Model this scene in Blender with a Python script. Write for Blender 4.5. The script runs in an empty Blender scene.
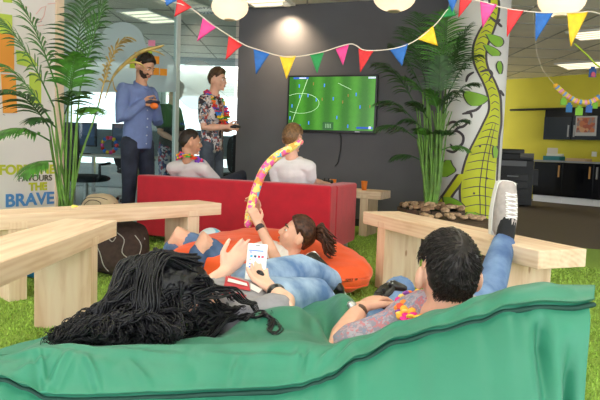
import bpy, bmesh, random
from math import *
from mathutils import Vector as V, Matrix, noise
random.seed(7)
SC=bpy.context.scene; COL=SC.collection
# ------------------------------------------------------------ camera maths
F=600.; PIT=.083; ROL=.037; CH=.9
fw=V((0,cos(PIT),-sin(PIT))); r0=V((1,0,0)); u0=r0.cross(fw)
rt=cos(ROL)*r0+sin(ROL)*u0; up=-sin(ROL)*r0+cos(ROL)*u0
EYE=V((0,0,CH)); Z=V((0,0,1))
def ray(x,y): return fw+rt*((x-300)/F)+up*((200-y)/F)
def at(x,y,Y): d=ray(x,y); return EYE+d*(Y/d.y)
def onz(x,y,z): d=ray(x,y); return EYE+d*((z-CH)/d.z)
cd=bpy.data.cameras.new('camera'); cam=bpy.data.objects.new('camera',cd); COL.objects.link(cam)
cam.matrix_world=Matrix.Translation(EYE)@Matrix((rt,up,-fw)).transposed().to_4x4()
cd.sensor_width=36; cd.lens=36*F/600; cd.clip_start=.02; cd.clip_end=200
SC.camera=cam
# ------------------------------------------------------------ materials
def lin(c):
    return tuple((v/255/12.92 if v/255<=.04045 else ((v/255+.055)/1.055)**2.4) for v in c[:3])+(1,)
MATS={}
def nt(name):
    m=bpy.data.materials.new(name); m.use_nodes=True
    return m,m.node_tree.nodes,m.node_tree.links,m.node_tree.nodes['Principled BSDF']
def ramp(N,stops,const=False):
    r=N.new('ShaderNodeValToRGB'); e=r.color_ramp.elements
    if const: r.color_ramp.interpolation='CONSTANT'
    while len(e)<len(stops): e.new(.5)
    for i,(p,c) in enumerate(stops): e[i].position=p; e[i].color=lin(c)
    return r
def mat(name,c,rough=.6,var=.0,vs=12.,bump=0.,bs=60.,metal=0.,emit=0.,spec=.5,sheen=0.,stretch=None,alpha=1,trans=0.):
    if name in MATS: return MATS[name]
    m,N,L,b=nt(name)
    b.inputs['Base Color'].default_value=lin(c); b.inputs['Roughness'].default_value=rough
    b.inputs['Metallic'].default_value=metal; b.inputs['Specular IOR Level'].default_value=spec
    if sheen: b.inputs['Sheen Weight'].default_value=sheen
    if trans: b.inputs['Transmission Weight'].default_value=trans
    if alpha<1: b.inputs['Alpha'].default_value=alpha
    if emit:
        b.inputs['Emission Color'].default_value=lin(c); b.inputs['Emission Strength'].default_value=emit
    if var or bump:
        tc=N.new('ShaderNodeTexCoord'); mp=N.new('ShaderNodeMapping'); L.new(tc.outputs['Object'],mp.inputs[0])
        if stretch: mp.inputs['Scale'].default_value=stretch
    if var:
        n=N.new('ShaderNodeTexNoise'); n.inputs['Scale'].default_value=vs; n.inputs['Detail'].default_value=5
        L.new(mp.outputs[0],n.inputs[0])
        r=ramp(N,[(.3,[v*(1-var) for v in c]),(.7,[min(255,v*(1+var)) for v in c])])
        L.new(n.outputs[0],r.inputs[0]); L.new(r.outputs[0],b.inputs['Base Color'])
    if bump:
        n=N.new('ShaderNodeTexNoise'); n.inputs['Scale'].default_value=bs; n.inputs['Detail'].default_value=4
        L.new(mp.outputs[0],n.inputs[0])
        bp=N.new('ShaderNodeBump'); bp.inputs['Strength'].default_value=bump; bp.inputs['Distance'].default_value=.012
        L.new(n.outputs[0],bp.inputs['Height']); L.new(bp.outputs[0],b.inputs['Normal'])
    MATS[name]=m; return m
def mat_wood():
    m,N,L,b=nt('pale_pine')
    tc=N.new('ShaderNodeTexCoord'); mp=N.new('ShaderNodeMapping'); mp.inputs['Scale'].default_value=(1.2,9,9)
    L.new(tc.outputs['Object'],mp.inputs[0])
    n=N.new('ShaderNodeTexNoise'); n.inputs['Scale'].default_value=2.2; n.inputs['Detail'].default_value=5; n.inputs['Distortion'].default_value=.6
    L.new(mp.outputs[0],n.inputs[0])
    w=N.new('ShaderNodeTexWave'); w.wave_type='RINGS'; w.rings_direction='X'; w.inputs['Scale'].default_value=1.6; w.inputs['Distortion'].default_value=3; w.inputs['Detail'].default_value=2
    L.new(mp.outputs[0],w.inputs[0])
    mx=N.new('ShaderNodeMix'); mx.data_type='FLOAT'; mx.inputs[0].default_value=.12
    L.new(n.outputs[0],mx.inputs[2]); L.new(w.outputs[1],mx.inputs[3])
    r=ramp(N,[(.3,(220,182,148)),(.5,(236,204,174)),(.72,(243,218,190))]); L.new(mx.outputs[0],r.inputs[0])
    # knots
    mp2=N.new('ShaderNodeMapping'); mp2.inputs['Scale'].default_value=(1.6,4.2,4.2); L.new(tc.outputs['Object'],mp2.inputs[0])
    vo=N.new('ShaderNodeTexVoronoi'); vo.inputs['Scale'].default_value=1.5; L.new(mp2.outputs[0],vo.inputs[0])
    kr=ramp(N,[(.0,(255,255,255)),(.05,(235,235,235)),(.075,(0,0,0))]); L.new(vo.outputs['Distance'],kr.inputs[0])
    mc=N.new('ShaderNodeMix'); mc.data_type='RGBA'; L.new(kr.outputs[0],mc.inputs[0]); L.new(r.outputs[0],mc.inputs[6]); mc.inputs[7].default_value=lin((176,120,84))
    L.new(mc.outputs[2],b.inputs['Base Color']); b.inputs['Roughness'].default_value=.62
    bp=N.new('ShaderNodeBump'); bp.inputs['Strength'].default_value=.15; bp.inputs['Distance'].default_value=.004
    L.new(mx.outputs[0],bp.inputs['Height']); L.new(bp.outputs[0],b.inputs['Normal'])
    return m
def mat_cells(name,cols,scale=30,rough=.7,noise_mix=.05,bump=0):
    """printed fabric: voronoi cells coloured from a list"""
    m,N,L,b=nt(name)
    tc=N.new('ShaderNodeTexCoord'); nz=N.new('ShaderNodeTexNoise'); nz.inputs['Scale'].default_value=scale*.7
    L.new(tc.outputs['Object'],nz.inputs[0])
    mx=N.new('ShaderNodeMix'); mx.data_type='RGBA'; mx.inputs[0].default_value=noise_mix
    L.new(tc.outputs['Object'],mx.inputs[6]); L.new(nz.outputs[1],mx.inputs[7])
    vo=N.new('ShaderNodeTexVoronoi'); vo.inputs['Scale'].default_value=scale; L.new(mx.outputs[2],vo.inputs[0])
    sp=N.new('ShaderNodeSeparateColor'); L.new(vo.outputs['Color'],sp.inputs[0])
    k=len(cols); r=ramp(N,[(i/k,c) for i,c in enumerate(cols)],True); L.new(sp.outputs[0],r.inputs[0])
    L.new(r.outputs[0],b.inputs['Base Color']); b.inputs['Roughness'].default_value=rough
    MATS[name]=m; return m
def mat_denim(name,c1,c2,sc=7):
    m,N,L,b=nt(name)
    tc=N.new('ShaderNodeTexCoord'); n=N.new('ShaderNodeTexNoise'); n.inputs['Scale'].default_value=sc; n.inputs['Detail'].default_value=6
    L.new(tc.outputs['Object'],n.inputs[0]); r=ramp(N,[(.36,c1),(.66,c2)]); L.new(n.outputs[0],r.inputs[0])
    L.new(r.outputs[0],b.inputs['Base Color']); b.inputs['Roughness'].default_value=.85
    n2=N.new('ShaderNodeTexNoise'); n2.inputs['Scale'].default_value=28; n2.inputs['Detail'].default_value=3; L.new(tc.outputs['Object'],n2.inputs[0])
    bp=N.new('ShaderNodeBump'); bp.inputs['Strength'].default_value=.45; bp.inputs['Distance'].default_value=.012
    L.new(n2.outputs[0],bp.inputs['Height']); L.new(bp.outputs[0],b.inputs['Normal'])
    return m
def mat_hair(name,c1,c2,rough=.38):
    m,N,L,b=nt(name)
    tc=N.new('ShaderNodeTexCoord'); n=N.new('ShaderNodeTexNoise'); n.inputs['Scale'].default_value=60; n.inputs['Detail'].default_value=3
    L.new(tc.outputs['Object'],n.inputs[0]); r=ramp(N,[(.35,c1),(.7,c2)]); L.new(n.outputs[0],r.inputs[0])
    L.new(r.outputs[0],b.inputs['Base Color']); b.inputs['Roughness'].default_value=rough; b.inputs['Specular IOR Level'].default_value=.35
    bp=N.new('ShaderNodeBump'); bp.inputs['Strength'].default_value=.5; bp.inputs['Distance'].default_value=.006
    L.new(n.outputs[0],bp.inputs['Height']); L.new(bp.outputs[0],b.inputs['Normal'])
    return m
def mat_film(name,c,a):
    m,N,L,b=nt(name); out=N['Material Output']
    b.inputs['Base Color'].default_value=lin(c); b.inputs['Roughness'].default_value=.9
    t=N.new('ShaderNodeBsdfTransparent'); tl=N.new('ShaderNodeBsdfTranslucent'); tl.inputs[0].default_value=lin(c)
    m1=N.new('ShaderNodeMixShader'); m1.inputs[0].default_value=.5; L.new(b.outputs[0],m1.inputs[1]); L.new(tl.outputs[0],m1.inputs[2])
    m2=N.new('ShaderNodeMixShader'); m2.inputs[0].default_value=a; L.new(t.outputs[0],m2.inputs[1]); L.new(m1.outputs[0],m2.inputs[2])
    L.new(m2.outputs[0],out.inputs[0]); return m
WOOD=mat_wood()
GREEN=mat('green_bag_fabric',(40,121,95),.5,.05,3.,.35,11.,sheen=.1)
# ------------------------------------------------------------ mesh helpers
class B:
    def __init__(s): s.v=[]; s.f=[]; s.m=[]
    def add(s,vs,fs,mi=0):
        o=len(s.v); s.v+=[V(p) for p in vs]; s.f+=[tuple(i+o for i in f) for f in fs]; s.m+=[mi]*len(fs); return s
    def box(s,c,d,M=None,mi=0):
        c=V(c); x,y,z=[k/2 for k in d]; vs=[V((a*x,b*y,e*z)) for a in(-1,1) for b in(-1,1) for e in(-1,1)]
        vs=[(M@v if M else v)+c for v in vs]
        return s.add(vs,[(0,1,3,2),(4,6,7,5),(0,4,5,1),(2,3,7,6),(0,2,6,4),(1,5,7,3)],mi)
    def prism(s,base,h,mi=0):
        n=len(base); h=V(h); vs=[V(p) for p in base]+[V(p)+h for p in base]
        fs=[tuple(range(n))[::-1],tuple(range(n,2*n))]+[(i,(i+1)%n,(i+1)%n+n,i+n) for i in range(n)]
        return s.add(vs,fs,mi)
    def ball(s,c,r,M=None,seg=16,rings=10,mi=0,fn=None):
        c=V(c); r=V(r) if not isinstance(r,(int,float)) else V((r,r,r)); vs=[];fs=[]
        for i in range(rings+1):
            t=pi*i/rings
            for j in range(seg):
                a=2*pi*j/seg; p=V((sin(t)*cos(a),sin(t)*sin(a),cos(t)))
                q=V((p.x*r.x,p.y*r.y,p.z*r.z))
                if fn: q=fn(p,q)
                vs.append((M@q if M else q)+c)
        for i in range(rings):
            for j in range(seg):
                a,b=i*seg+j,i*seg+(j+1)%seg; fs.append((a,a+seg,b+seg,b))
        return s.add(vs,fs,mi)
    def tube(s,pts,rad,side=None,n=10,cap=True,sub=0,mi=0,ck=1.):
        pts=[V(p) for p in pts]; rad=[(r,r) if isinstance(r,(int,float)) else r for r in (rad if isinstance(rad,(list,tuple)) else [rad]*len(pts))]
        if sub:
            P=[];R=[]
            for i in range(len(pts)-1):
                a=pts[max(i-1,0)];b=pts[i];c=pts[i+1];d=pts[min(i+2,len(pts)-1)]
                for k in range(sub):
                    t=k/sub; P.append(.5*((2*b)+(c-a)*t+(2*a-5*b+4*c-d)*t*t+(3*b-a-3*c+d)*t**3))
                    tt=t*t*(3-2*t); R.append(tuple(rad[i][q]*(1-tt)+rad[i+1][q]*tt for q in(0,1)))
            P.append(pts[-1]);R.append(rad[-1]); pts,rad=P,R
        k=len(pts); T=[]
        for i in range(k):
            t=pts[min(i+1,k-1)]-pts[max(i-1,0)]; T.append(t.normalized() if t.length>1e-9 else V((0,0,1)))
        sd=V(side) if side is not None else (T[0].orthogonal())
        rings=[]
        for i in range(k):
            sd=(sd-T[i]*sd.dot(T[i])); sd=sd.normalized() if sd.length>1e-6 else T[i].orthogonal().normalized()
            if side is not None:
                q=V(side); q=q-T[i]*q.dot(T[i])
                if q.length>.2*V(side).length: sd=q.normalized()
            rings.append((pts[i],sd.copy(),T[i].cross(sd),rad[i]))
        if cap:
            p,a,b,(ra,rb)=rings[0]; m=min(ra,rb); pre=[(p-T[0]*m*x*ck,a,b,(ra*y,rb*y)) for x,y in((.95,.3),(.7,.7 if ck==1 else .97))]
            p,a,b,(ra,rb)=rings[-1]; m=min(ra,rb); post=[(p+T[-1]*m*x*ck,a,b,(ra*y,rb*y)) for x,y in((.7,.7 if ck==1 else .97),(.95,.3))]
            rings=pre+rings+post
        vs=[];fs=[]
        for p,a,b,(ra,rb) in rings:
            for j in range(n): w=2*pi*j/n; vs.append(p+a*(ra*cos(w))+b*(rb*sin(w)))
        for i in range(len(rings)-1):
            for j in range(n):
                x,y=i*n+j,i*n+(j+1)%n; fs.append((x,y,y+n,x+n))
        fs.append(tuple(range(n))[::-1]); fs.append(tuple(range((len(rings)-1)*n,len(rings)*n)))
        return s.add(vs,fs,mi)
    def lathe(s,c,prof,n=24,mi=0,M=None):
        c=V(c); vs=[];fs=[]; k=len(prof)
        for r,z in prof:
            for j in range(n):
                q=V((r*cos(2*pi*j/n),r*sin(2*pi*j/n),z)); vs.append(c+(M@q if M else q))
        for i in range(k-1):
            for j in range(n):
                a,b=i*n+j,i*n+(j+1)%n; fs.append((a,b,b+n,a+n))
        fs.append(tuple(range(n))[::-1]); fs.append(tuple(range((k-1)*n,k*n)))
        return s.add(vs,fs,mi)
def setp(o,label=None,cat=None,group=None,kind=None):
    if label:o['label']=label
    if cat:o['category']=cat
    if group:o['group']=group
    if kind:o['kind']=kind
    return o
def mk(name,b,m,parent=None,local=False,origin=None,smooth=False,bevel=0,bseg=2,sub=0,solid=0):
    me=bpy.data.meshes.new(name)
    org=V(origin) if origin is not None else None
    if org is None and parent is None and b.v:
        lo=V([min(v[i] for v in b.v) for i in range(3)]); hi=V([max(v[i] for v in b.v) for i in range(3)])
        org=V(((lo.x+hi.x)/2,(lo.y+hi.y)/2,lo.z))
    if org is None: org=V((0,0,0))
    me.from_pydata([v-org for v in b.v],[],b.f)
    for x in (m if isinstance(m,(list,tuple)) else [m]): me.materials.append(x)
    if any(b.m): me.polygons.foreach_set('material_index',b.m)
    bm=bmesh.new(); bm.from_mesh(me); bmesh.ops.recalc_face_normals(bm,faces=bm.faces); bm.to_mesh(me); bm.free()
    if smooth: me.polygons.foreach_set('use_smooth',[True]*len(me.polygons))
    o=bpy.data.objects.new(name,me); COL.objects.link(o); o.location=org
    if parent is not None:
        o.parent=parent
        if not local: o.matrix_parent_inverse=parent.matrix_basis.inverted()
    if bevel:
        q=o.modifiers.new('bevel','BEVEL'); q.width=bevel; q.segments=bseg; q.limit_method='ANGLE'
    if sub:
        q=o.modifiers.new('sub','SUBSURF'); q.levels=q.render_levels=sub
    if solid:
        q=o.modifiers.new('solid','SOLIDIFY'); q.thickness=solid
    return o
def empty(name,loc,rz=0,label=None,cat=None,group=None):
    o=bpy.data.objects.new(name,None); COL.objects.link(o); o.location=loc; o.rotation_euler=(0,0,rz); o.empty_display_size=.1
    return setp(o,label,cat,group)
def dup(o,loc,rz=None,label=None):
    r=o.copy(); COL.objects.link(r); r.location=loc
    if rz is not None: r.rotation_euler=(0,0,rz)
    if label: r['label']=label
    for ch in list(o.children):
        c=ch.copy(); COL.objects.link(c); c.parent=r
        for g in list(ch.children):
            d=g.copy(); COL.objects.link(d); d.parent=c
    return r
def fused(name,b,m,voxel,parent=None,origin=None,smooth=4,sfac=.5):
    """union of closed shapes turned into one continuous skin"""
    me=bpy.data.meshes.new('t'); me.from_pydata(b.v,[],b.f)
    bm=bmesh.new(); bm.from_mesh(me); bmesh.ops.recalc_face_normals(bm,faces=bm.faces); bm.to_mesh(me); bm.free()
    t=bpy.data.objects.new('t',me); COL.objects.link(t)
    q=t.modifiers.new('r','REMESH'); q.mode='VOXEL'; q.voxel_size=voxel
    q=t.modifiers.new('s','SMOOTH'); q.iterations=smooth; q.factor=sfac
    dg=bpy.context.evaluated_depsgraph_get(); nm=bpy.data.meshes.new_from_object(t.evaluated_get(dg)); nm.name=name
    bpy.data.objects.remove(t); bpy.data.meshes.remove(me)
    org=V(origin) if origin is not None else V((0,0,0))
    nm.transform(Matrix.Translation(-org)); nm.materials.clear(); nm.materials.append(m)
    nm.polygons.foreach_set('use_smooth',[True]*len(nm.polygons))
    o=bpy.data.objects.new(name,nm); COL.objects.link(o); o.location=org
    if parent is not None: o.parent=parent; o.matrix_parent_inverse=parent.matrix_basis.inverted()
    return o
def fbm(p,s=1.,o=3): return noise.fractal(V(p)*s,1.,2.,o)
def struct(name,b,m,**k): o=mk(name,b,m,**k); o['kind']='structure'; return o
def rotz(a): return Matrix.Rotation(a,3,'Z')
# ------------------------------------------------------------ the room shell
CEIL=2.7
U=V((cos(radians(21.4)),-sin(radians(21.4)),0)); VV=V((sin(radians(21.4)),cos(radians(21.4)),0))
K=V((-.87,7.92,0))                                  # left end of the dark wall
G=V((sin(radians(26)),cos(radians(26)),0)); GN=V((G.y,-G.x,0))   # glass partition runs along -G from K; GN points into the room
TURF=mat('artificial_turf',(140,172,66),.9,.22,160.,.8,260.)
CARPET=mat('brown_carpet',(98,84,68),.95,.08,90.,.4,300.)
OFFC=mat('grey_office_carpet',(158,164,170),.95,.06,60.)
PLAST=mat('ceiling_tile',(240,232,216),.9,.02,3.)
# floor: turf polygon, brown carpet right, office carpet left
def slab(name,poly,z0,z1,m):
    return struct(name,B().prism([V((x,y,z0)) for x,y in poly],(0,0,z1-z0)),m)
E0=V((2.94,6.145,0)); R0=K+U*3.05
turf_poly=[(-4.5,-2),(3.9,-2)]+[(E0.x+U.x*1.2,E0.y+U.y*1.2-.02),(E0.x-U.x*.75,E0.y-U.y*.75),(R0.x,R0.y),(K.x,K.y),(K.x-G.x*6.2,K.y-G.y*6.2)]
slab('floor',[(-14,-2),(14,-2),(14,22),(-14,22)],-.1,-.012,CARPET)
slab('floor_turf',turf_poly,-.012,0,TURF)
pa=K-G*7; slab('floor_office',[(K.x,K.y),(pa.x,pa.y),(-13.9,pa.y),(-13.9,21.9),(K.x+G.x*6,21.9)],-.012,-.004,OFFC)
struct('ceiling',B().box((0,10,CEIL+.05),(28,24,.1)),PLAST)
gb=B()
for i in range(-12,13):
    gb.box((0,10+i*.9,CEIL-.004),(27.5,.02,.008),)
for i in range(-15,16): gb.box((i*.9,10,CEIL-.004),(.02,23.5,.008))
struct('trim_1',gb,mat('ceiling_grid',(170,164,154),.8))
TB=mat('turf_blade',(152,184,80),.8,.25,40.)
def blades():
    rnd=random.Random(2); vs=[];fs=[]; n=0
    while n<95000:
        y=1.3+5.2*rnd.random()**1.7; x=max(-1.9,min(2.9,rnd.uniform(-.56,.85)*y))+rnd.uniform(-.3,.3)
        if y>5 and x>2.3: continue
        h=rnd.uniform(.008,.02); a=rnd.uniform(0,6.28); w=.0022+.0008*y; l=V((rnd.gauss(0,.006),rnd.gauss(0,.006),0)); d=V((cos(a)*w,sin(a)*w,0)); p=V((x,y,0))
        vs+=[p-d,p+d,p+l+Z*h]; fs.append((3*n,3*n+1,3*n+2)); n+=1
    return B().add(vs,fs)
setp(mk('turf_blades',blades(),TB,bpy.data.objects['floor_turf']),kind='stuff')
# dark wall
DARK=mat('dark_grey_paint',(100,98,104),.75,.03,3.)
W0=K; W1=K+U*3.0
def wallbox(name,a,b,z0,z1,th,m,back,**k):
    a=V(a);b=V(b); bk=V(back).normalized()*th
    return struct(name,B().prism([V((a.x,a.y,z0)),V((b.x,b.y,z0)),V((b.x+bk.x,b.y+bk.y,z0)),V((a.x+bk.x,a.y+bk.y,z0))],(0,0,z1-z0)),m,**k)
wallbox('wall_back',W0,W1,0,CEIL,.2,DARK,VV)
wallbox('baseboard_back',W0-VV*.015,W1-VV*.015,0,.09,.014,mat('black_skirting',(38,38,42),.5),VV)
# kitchen wall
KD=V((.67,-.742,0)).normalized(); KN=V((-KD.y*-1,0,0)); KN=V((-.742,-.67,0)).normalized()   # KN points to the camera
KF=V((4.95,12.8,0)); KW=KF-KN*.64
YEL=mat('lime_yellow_paint',(222,208,62),.7,.02,2.)
wallbox('wall_right',KW-KD*6.5,KW+KD*5.5,0,CEIL,.2,YEL,-KN)
# office back wall with window openings (frame bars) beyond the glass
FROST=mat('window_frame_white',(225,228,230),.5)
OW=mat('office_wall',(205,212,216),.8)
oy=12.5
ob=B()
ob.box((-6,oy,.2),(15,.2,.4)); ob.box((-6,oy,2.67),(15,.2,.06))
for i in range(8): ob.box((-13+i*2.0,oy,1.52),(.16,.2,2.24))
struct('wall_far',ob,OW)
for i in range(7):
    x=-12+i*2.0; b=B()
    b.box((x,oy,.44),(1.8,.1,.08)).box((x,oy,2.6),(1.8,.1,.08)).box((x-.87,oy,1.52),(.06,.1,2.1)).box((x+.87,oy,1.52),(.06,.1,2.1)).box((x,oy,1.1),(1.7,.06,.05))
    struct('window_%d'%(i+1),b,FROST)
struct('wall_left',B().box((-13.9,8,1.35),(.2,28,2.7)),OW)
# whiteboard wall on the left
WB=mat('white_wall_panel',(236,228,226),.45,.015,2.)
kpanel=2.93
pA=K-G*kpanel; pB=K-G*6.0
wallbox('wall_side',pB,pA,0,CEIL,.1,WB,-GN)
PEACH=mat('pale_wood_trim',(232,206,182),.55,.05,6.)
wallbox('trim_2',pA-G*.02+GN*.02,pA+G*.06+GN*.02,0,CEIL,.14,PEACH,-GN)
# glass partition
def mat_glass(name,tint,a,rough=.02):
    m,N,L,b=nt(name); N.remove(b); out=N['Material Output']
    t=N.new('ShaderNodeBsdfTransparent'); t.inputs[0].default_value=lin(tint)
    g=N.new('ShaderNodeBsdfGlossy'); g.inputs['Roughness'].default_value=rough; g.inputs[0].default_value=(.9,.95,.95,1)
    lw=N.new('ShaderNodeValue'); lw.outputs[0].default_value=.07
    mx=N.new('ShaderNodeMixShader'); L.new(lw.outputs[0],mx.inputs[0]); L.new(t.outputs[0],mx.inputs[1]); L.new(g.outputs[0],mx.inputs[2])
    L.new(mx.outputs[0],out.inputs[0]); return m
GLASS=mat_glass('clear_glass',(228,240,240),.1)
FILM=mat_film('frosted_film',(214,226,230),.72)
PALE=mat_film('faint_translucent',(222,226,226),.35)
ALU=mat('white_metal_frame',(214,222,220),.4,metal=.2)
kms=1.27
def gpt(k,z,off=0.): p=K-G*k+GN*off; return V((p.x,p.y,z))
def gpanel(name,k0,k1):
    g=B().prism([gpt(k0,.06,-.006),gpt(k1,.06,-.006),gpt(k1,.06,.006),gpt(k0,.06,.006)],(0,0,CEIL-.1))
    return struct(name,g,GLASS)
win1=gpanel('window_8',kms+.03,kpanel-.08); win2=gpanel('window_9',.08,kms-.03)
fb=B()
for k in(kms,): fb.box(gpt(k,CEIL/2),(.045,.06,CEIL),rotz(-radians(26)))
for z in(.03,CEIL-.02):
    fb.box(gpt(1.47,z),(.05,2.9,.06),rotz(-radians(26)))
struct('trim_3',fb,ALU)
def gl(x,y,off=0.01):
    d=ray(x,y); n=GN; t=((K+GN*off)-EYE).dot(n)/d.dot(n); return EYE+d*t
def patch(pix,off,th=.002):
    P=[gl(x,y,off) for x,y in pix]; return B().prism(P,GN*th)
# cloud shaped frosting
def cloud(name,pix,m,parent):
    return mk(name,patch(pix,.012),m,parent)
def arc(cx,cy,rx,ry,a0,a1,n=14): return [(cx+rx*cos(radians(a0+(a1-a0)*i/n)),cy+ry*sin(radians(a0+(a1-a0)*i/n))) for i in range(n+1)]
c1=arc(80,42,18,18,180,300)+arc(122,42,22,20,205,340)+arc(160,70,16,18,230,360)+[(176,92),(62,92)]
cloud('frosted_cloud',c1,FILM,win1)
c2=arc(197,85,21,25,0,360,30)[:-1]
cloud('pale_disc',c2,PALE,win2)  # pale translucent disc on the right-hand pane
# sticky notes on the glass
def note(x,y,w,h,c,nm,label,group):
    b=patch([(x,y),(x+w,y+.4),(x+w-.2,y+h+.2),(x-.2,y+h)],.016,.003)
    return setp(mk('sticky_note',b,mat(nm,c,.8)),label,'note',group)
for x,y,w,h,c,nm,lab in [(148.4,40,6.8,6,(245,150,185),'pink_note','pink sticky note on the glass wall above the bearded man, topmost'),
  (153.2,56,6,8,(250,160,45),'orange_note','orange sticky note on the glass at the bearded man\'s forehead, upper of three'),
  (153,67.5,6,7.4,(250,160,45),'orange_note','orange sticky note on the glass level with the bearded man\'s nose, nearer his face'),
  (160,68.5,7,7,(250,160,45),'orange_note','orange sticky note on the glass, farthest right from the bearded man'),
  (134.5,52,7,6,(250,160,45),'orange_note','orange sticky note half hidden behind the bearded man\'s hair'),
  (143,51,9,6,(190,215,60),'lime_note','lime sticky note on the glass just above the bearded man\'s hair'),
  (130,58,5,10,(190,215,60),'lime_note','lime sticky note on the glass behind the back of the bearded man\'s head')]:
    note(x,y,w,h,c,nm,lab,'sticky notes on the glass wall')
# writing and paper on the white wall
def wl(x,y,off=.0):
    d=ray(x,y); t=((K+GN*off)-EYE).dot(GN)/d.dot(GN); return EYE+d*t
def sheet(pix,c,nm,label,off=.004):
    b=B().prism([wl(x,y,off) for x,y in pix],GN*.003)
    return setp(mk('paper_sheet',b,mat(nm,c,.8)),label,'paper sheet','paper sheets stuck on the white wall')
OR_=(250,165,70); LI=(200,220,90)
sheet([(-2,33),(14,35),(14,73),(-2,72)],OR_,'orange_paper','large orange paper sheet on the white wall, upper of the two')
sheet([(1,74),(15.5,75),(17,113),(3,113)],OR_,'orange_paper2','large orange paper sheet on the white wall, lower of the two',.008)
sheet([(-4,13),(12,15),(12,34),(-4,33)],LI,'lime_paper','lime paper sheet on the white wall above the orange sheets',.008)
sheet([(16,50),(27,52),(39,66),(28,67),(17,64)],LI,'lime_paper','lime paper sheet behind the left palm fronds, upper one')
sheet([(29,72),(41,74),(41,106),(30,104)],LI,'lime_paper','tall lime paper sheet behind the left palm fronds, lower one')
sheet([(3,-6),(12,-5),(12,3),(3,2)],LI,'lime_paper','lime paper sheet at the very top of the white wall')
def strokes(name,lines,m,parent,r=.0035):
    b=B()
    for ln in lines: b.tube([wl(x,y,.006) for x,y in ln],r,n=5)
    return mk(name,b,m,parent)
wside=bpy.data.objects['wall_side']
PK=mat('faded_red_marker',(236,186,180),.8)
strokes('marker_scribble',[[(36,14),(41,8),(46,6),(44,16),(40,22)],[(48,4),(56,3)],[(30,22),(34,21)],[(38,26),(44,25)],[(20,8),(28,7)]],PK,wside,.003)
strokes('marker_note',[[(37,20),(41,19)],[(37,22.5),(42,21.6)],[(3,114.5),(5,115)],[(2,80),(8,80.5)],[(3,85),(11,85)],[(3,90),(10,90)]],mat('grey_marker',(120,110,120),.8),wside,.002)
def text(s,size,origin,xdir,zdir,m,name,parent,ext=.002,sx=1,bold=0.):
    cu=bpy.data.curves.new(name,'FONT'); cu.body=s; cu.size=size; cu.extrude=ext; cu.offset=bold
    t=bpy.data.objects.new('t',cu); COL.objects.link(t)
    dg=bpy.context.evaluated_depsgraph_get(); me=bpy.data.meshes.new_from_object(t.evaluated_get(dg)); bpy.data.objects.remove(t)
    x=V(xdir).normalized(); z=V(zdir).normalized(); n=x.cross(z)
    me.transform(Matrix.Translation(V(origin))@Matrix((x*sx,z,n)).transposed().to_4x4()); me.materials.clear(); me.materials.append(m); me.name=name
    o=bpy.data.objects.new(name,me); COL.objects.link(o)
    if parent: o.parent=parent; o.matrix_parent_inverse=parent.matrix_basis.inverted()
    return o
def textpx(s,x0,x1,ybase,cap,m,name,bold=.004):
    a=wl(x0,ybase,.004); c=wl(x1,ybase,.004); c.z=a.z
    hh=(wl(x0,ybase-cap,.004)-a).length; size=hh/.70
    o=text(s,size,(0,0,0),G,Z,m,name,None,bold=bold)
    w=max(v.co.dot(G) for v in o.data.vertices); k=(c-a).length/w
    o.data.transform((Matrix.Translation(a)@Matrix((G*k,GN*1,Z)).transposed().to_4x4()@Matrix((G,GN,Z)).to_4x4()))
    o.parent=wside; o.matrix_parent_inverse=wside.matrix_basis.inverted(); return o
LIME=mat('lime_lettering',(196,200,50),.6); BLUEL=mat('blue_lettering',(86,146,212),.6); DKL=mat('dark_lettering',(90,88,70),.6)
textpx('FORTUNE',-1,55,173.5+1,9.5,LIME,'lettering_fortune')
textpx('FAVOURS',18,52,181.5,6,DKL,'lettering_favours',.001)
textpx('THE',29,47,190.5,7.5,LIME,'lettering_the')
textpx('BRAVE',5,54,207,12.5,BLUEL,'lettering_brave')
# ------------------------------------------------------------ benches
def bench(label,origin,ang,L=1.64,W=.28,H=.49,t=.085,legs=(.2,.3)):
    e=empty('wooden_bench',origin,radians(ang),label,'bench','chunky pale timber benches')
    mk('bench_top',B().box((L/2,W/2,H-t/2),(L,W,t)),WOOD,e,local=True,bevel=.004)
    a,b=legs
    for x0,x1 in((a,b),(L-b,L-a)):
        p=B().box(((H-t)/2,W/2,-(x0+x1)/2),(H-t-.001,W-.006,x1-x0))
        p.box((H-t*.75,W/2,-(x0+x1)/2),(t*.5-.002,W+.003,x1-x0))
        lg=mk('leg',p,WOOD,e,local=True,bevel=.003); lg.rotation_euler=(0,-pi/2,0)
    return e
bench('pale timber bench at the left edge of the picture, nearest to the camera',(-1.255,3.192,0),-90.7,legs=(.28,.37))
bench('long pale timber bench in front of the red sofa, below the wall lettering',(-.784,4.58,0),-131.8,L=1.72)
bench('pale timber bench on the right that carries the lifted sneaker',(.445,4.174,0),-67.3,W=.29)
bench('pale timber bench against the dark wall carrying the orange cup',(1.005,6.66,0),155,L=1.3,W=.36,legs=(.14,.23))
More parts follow.
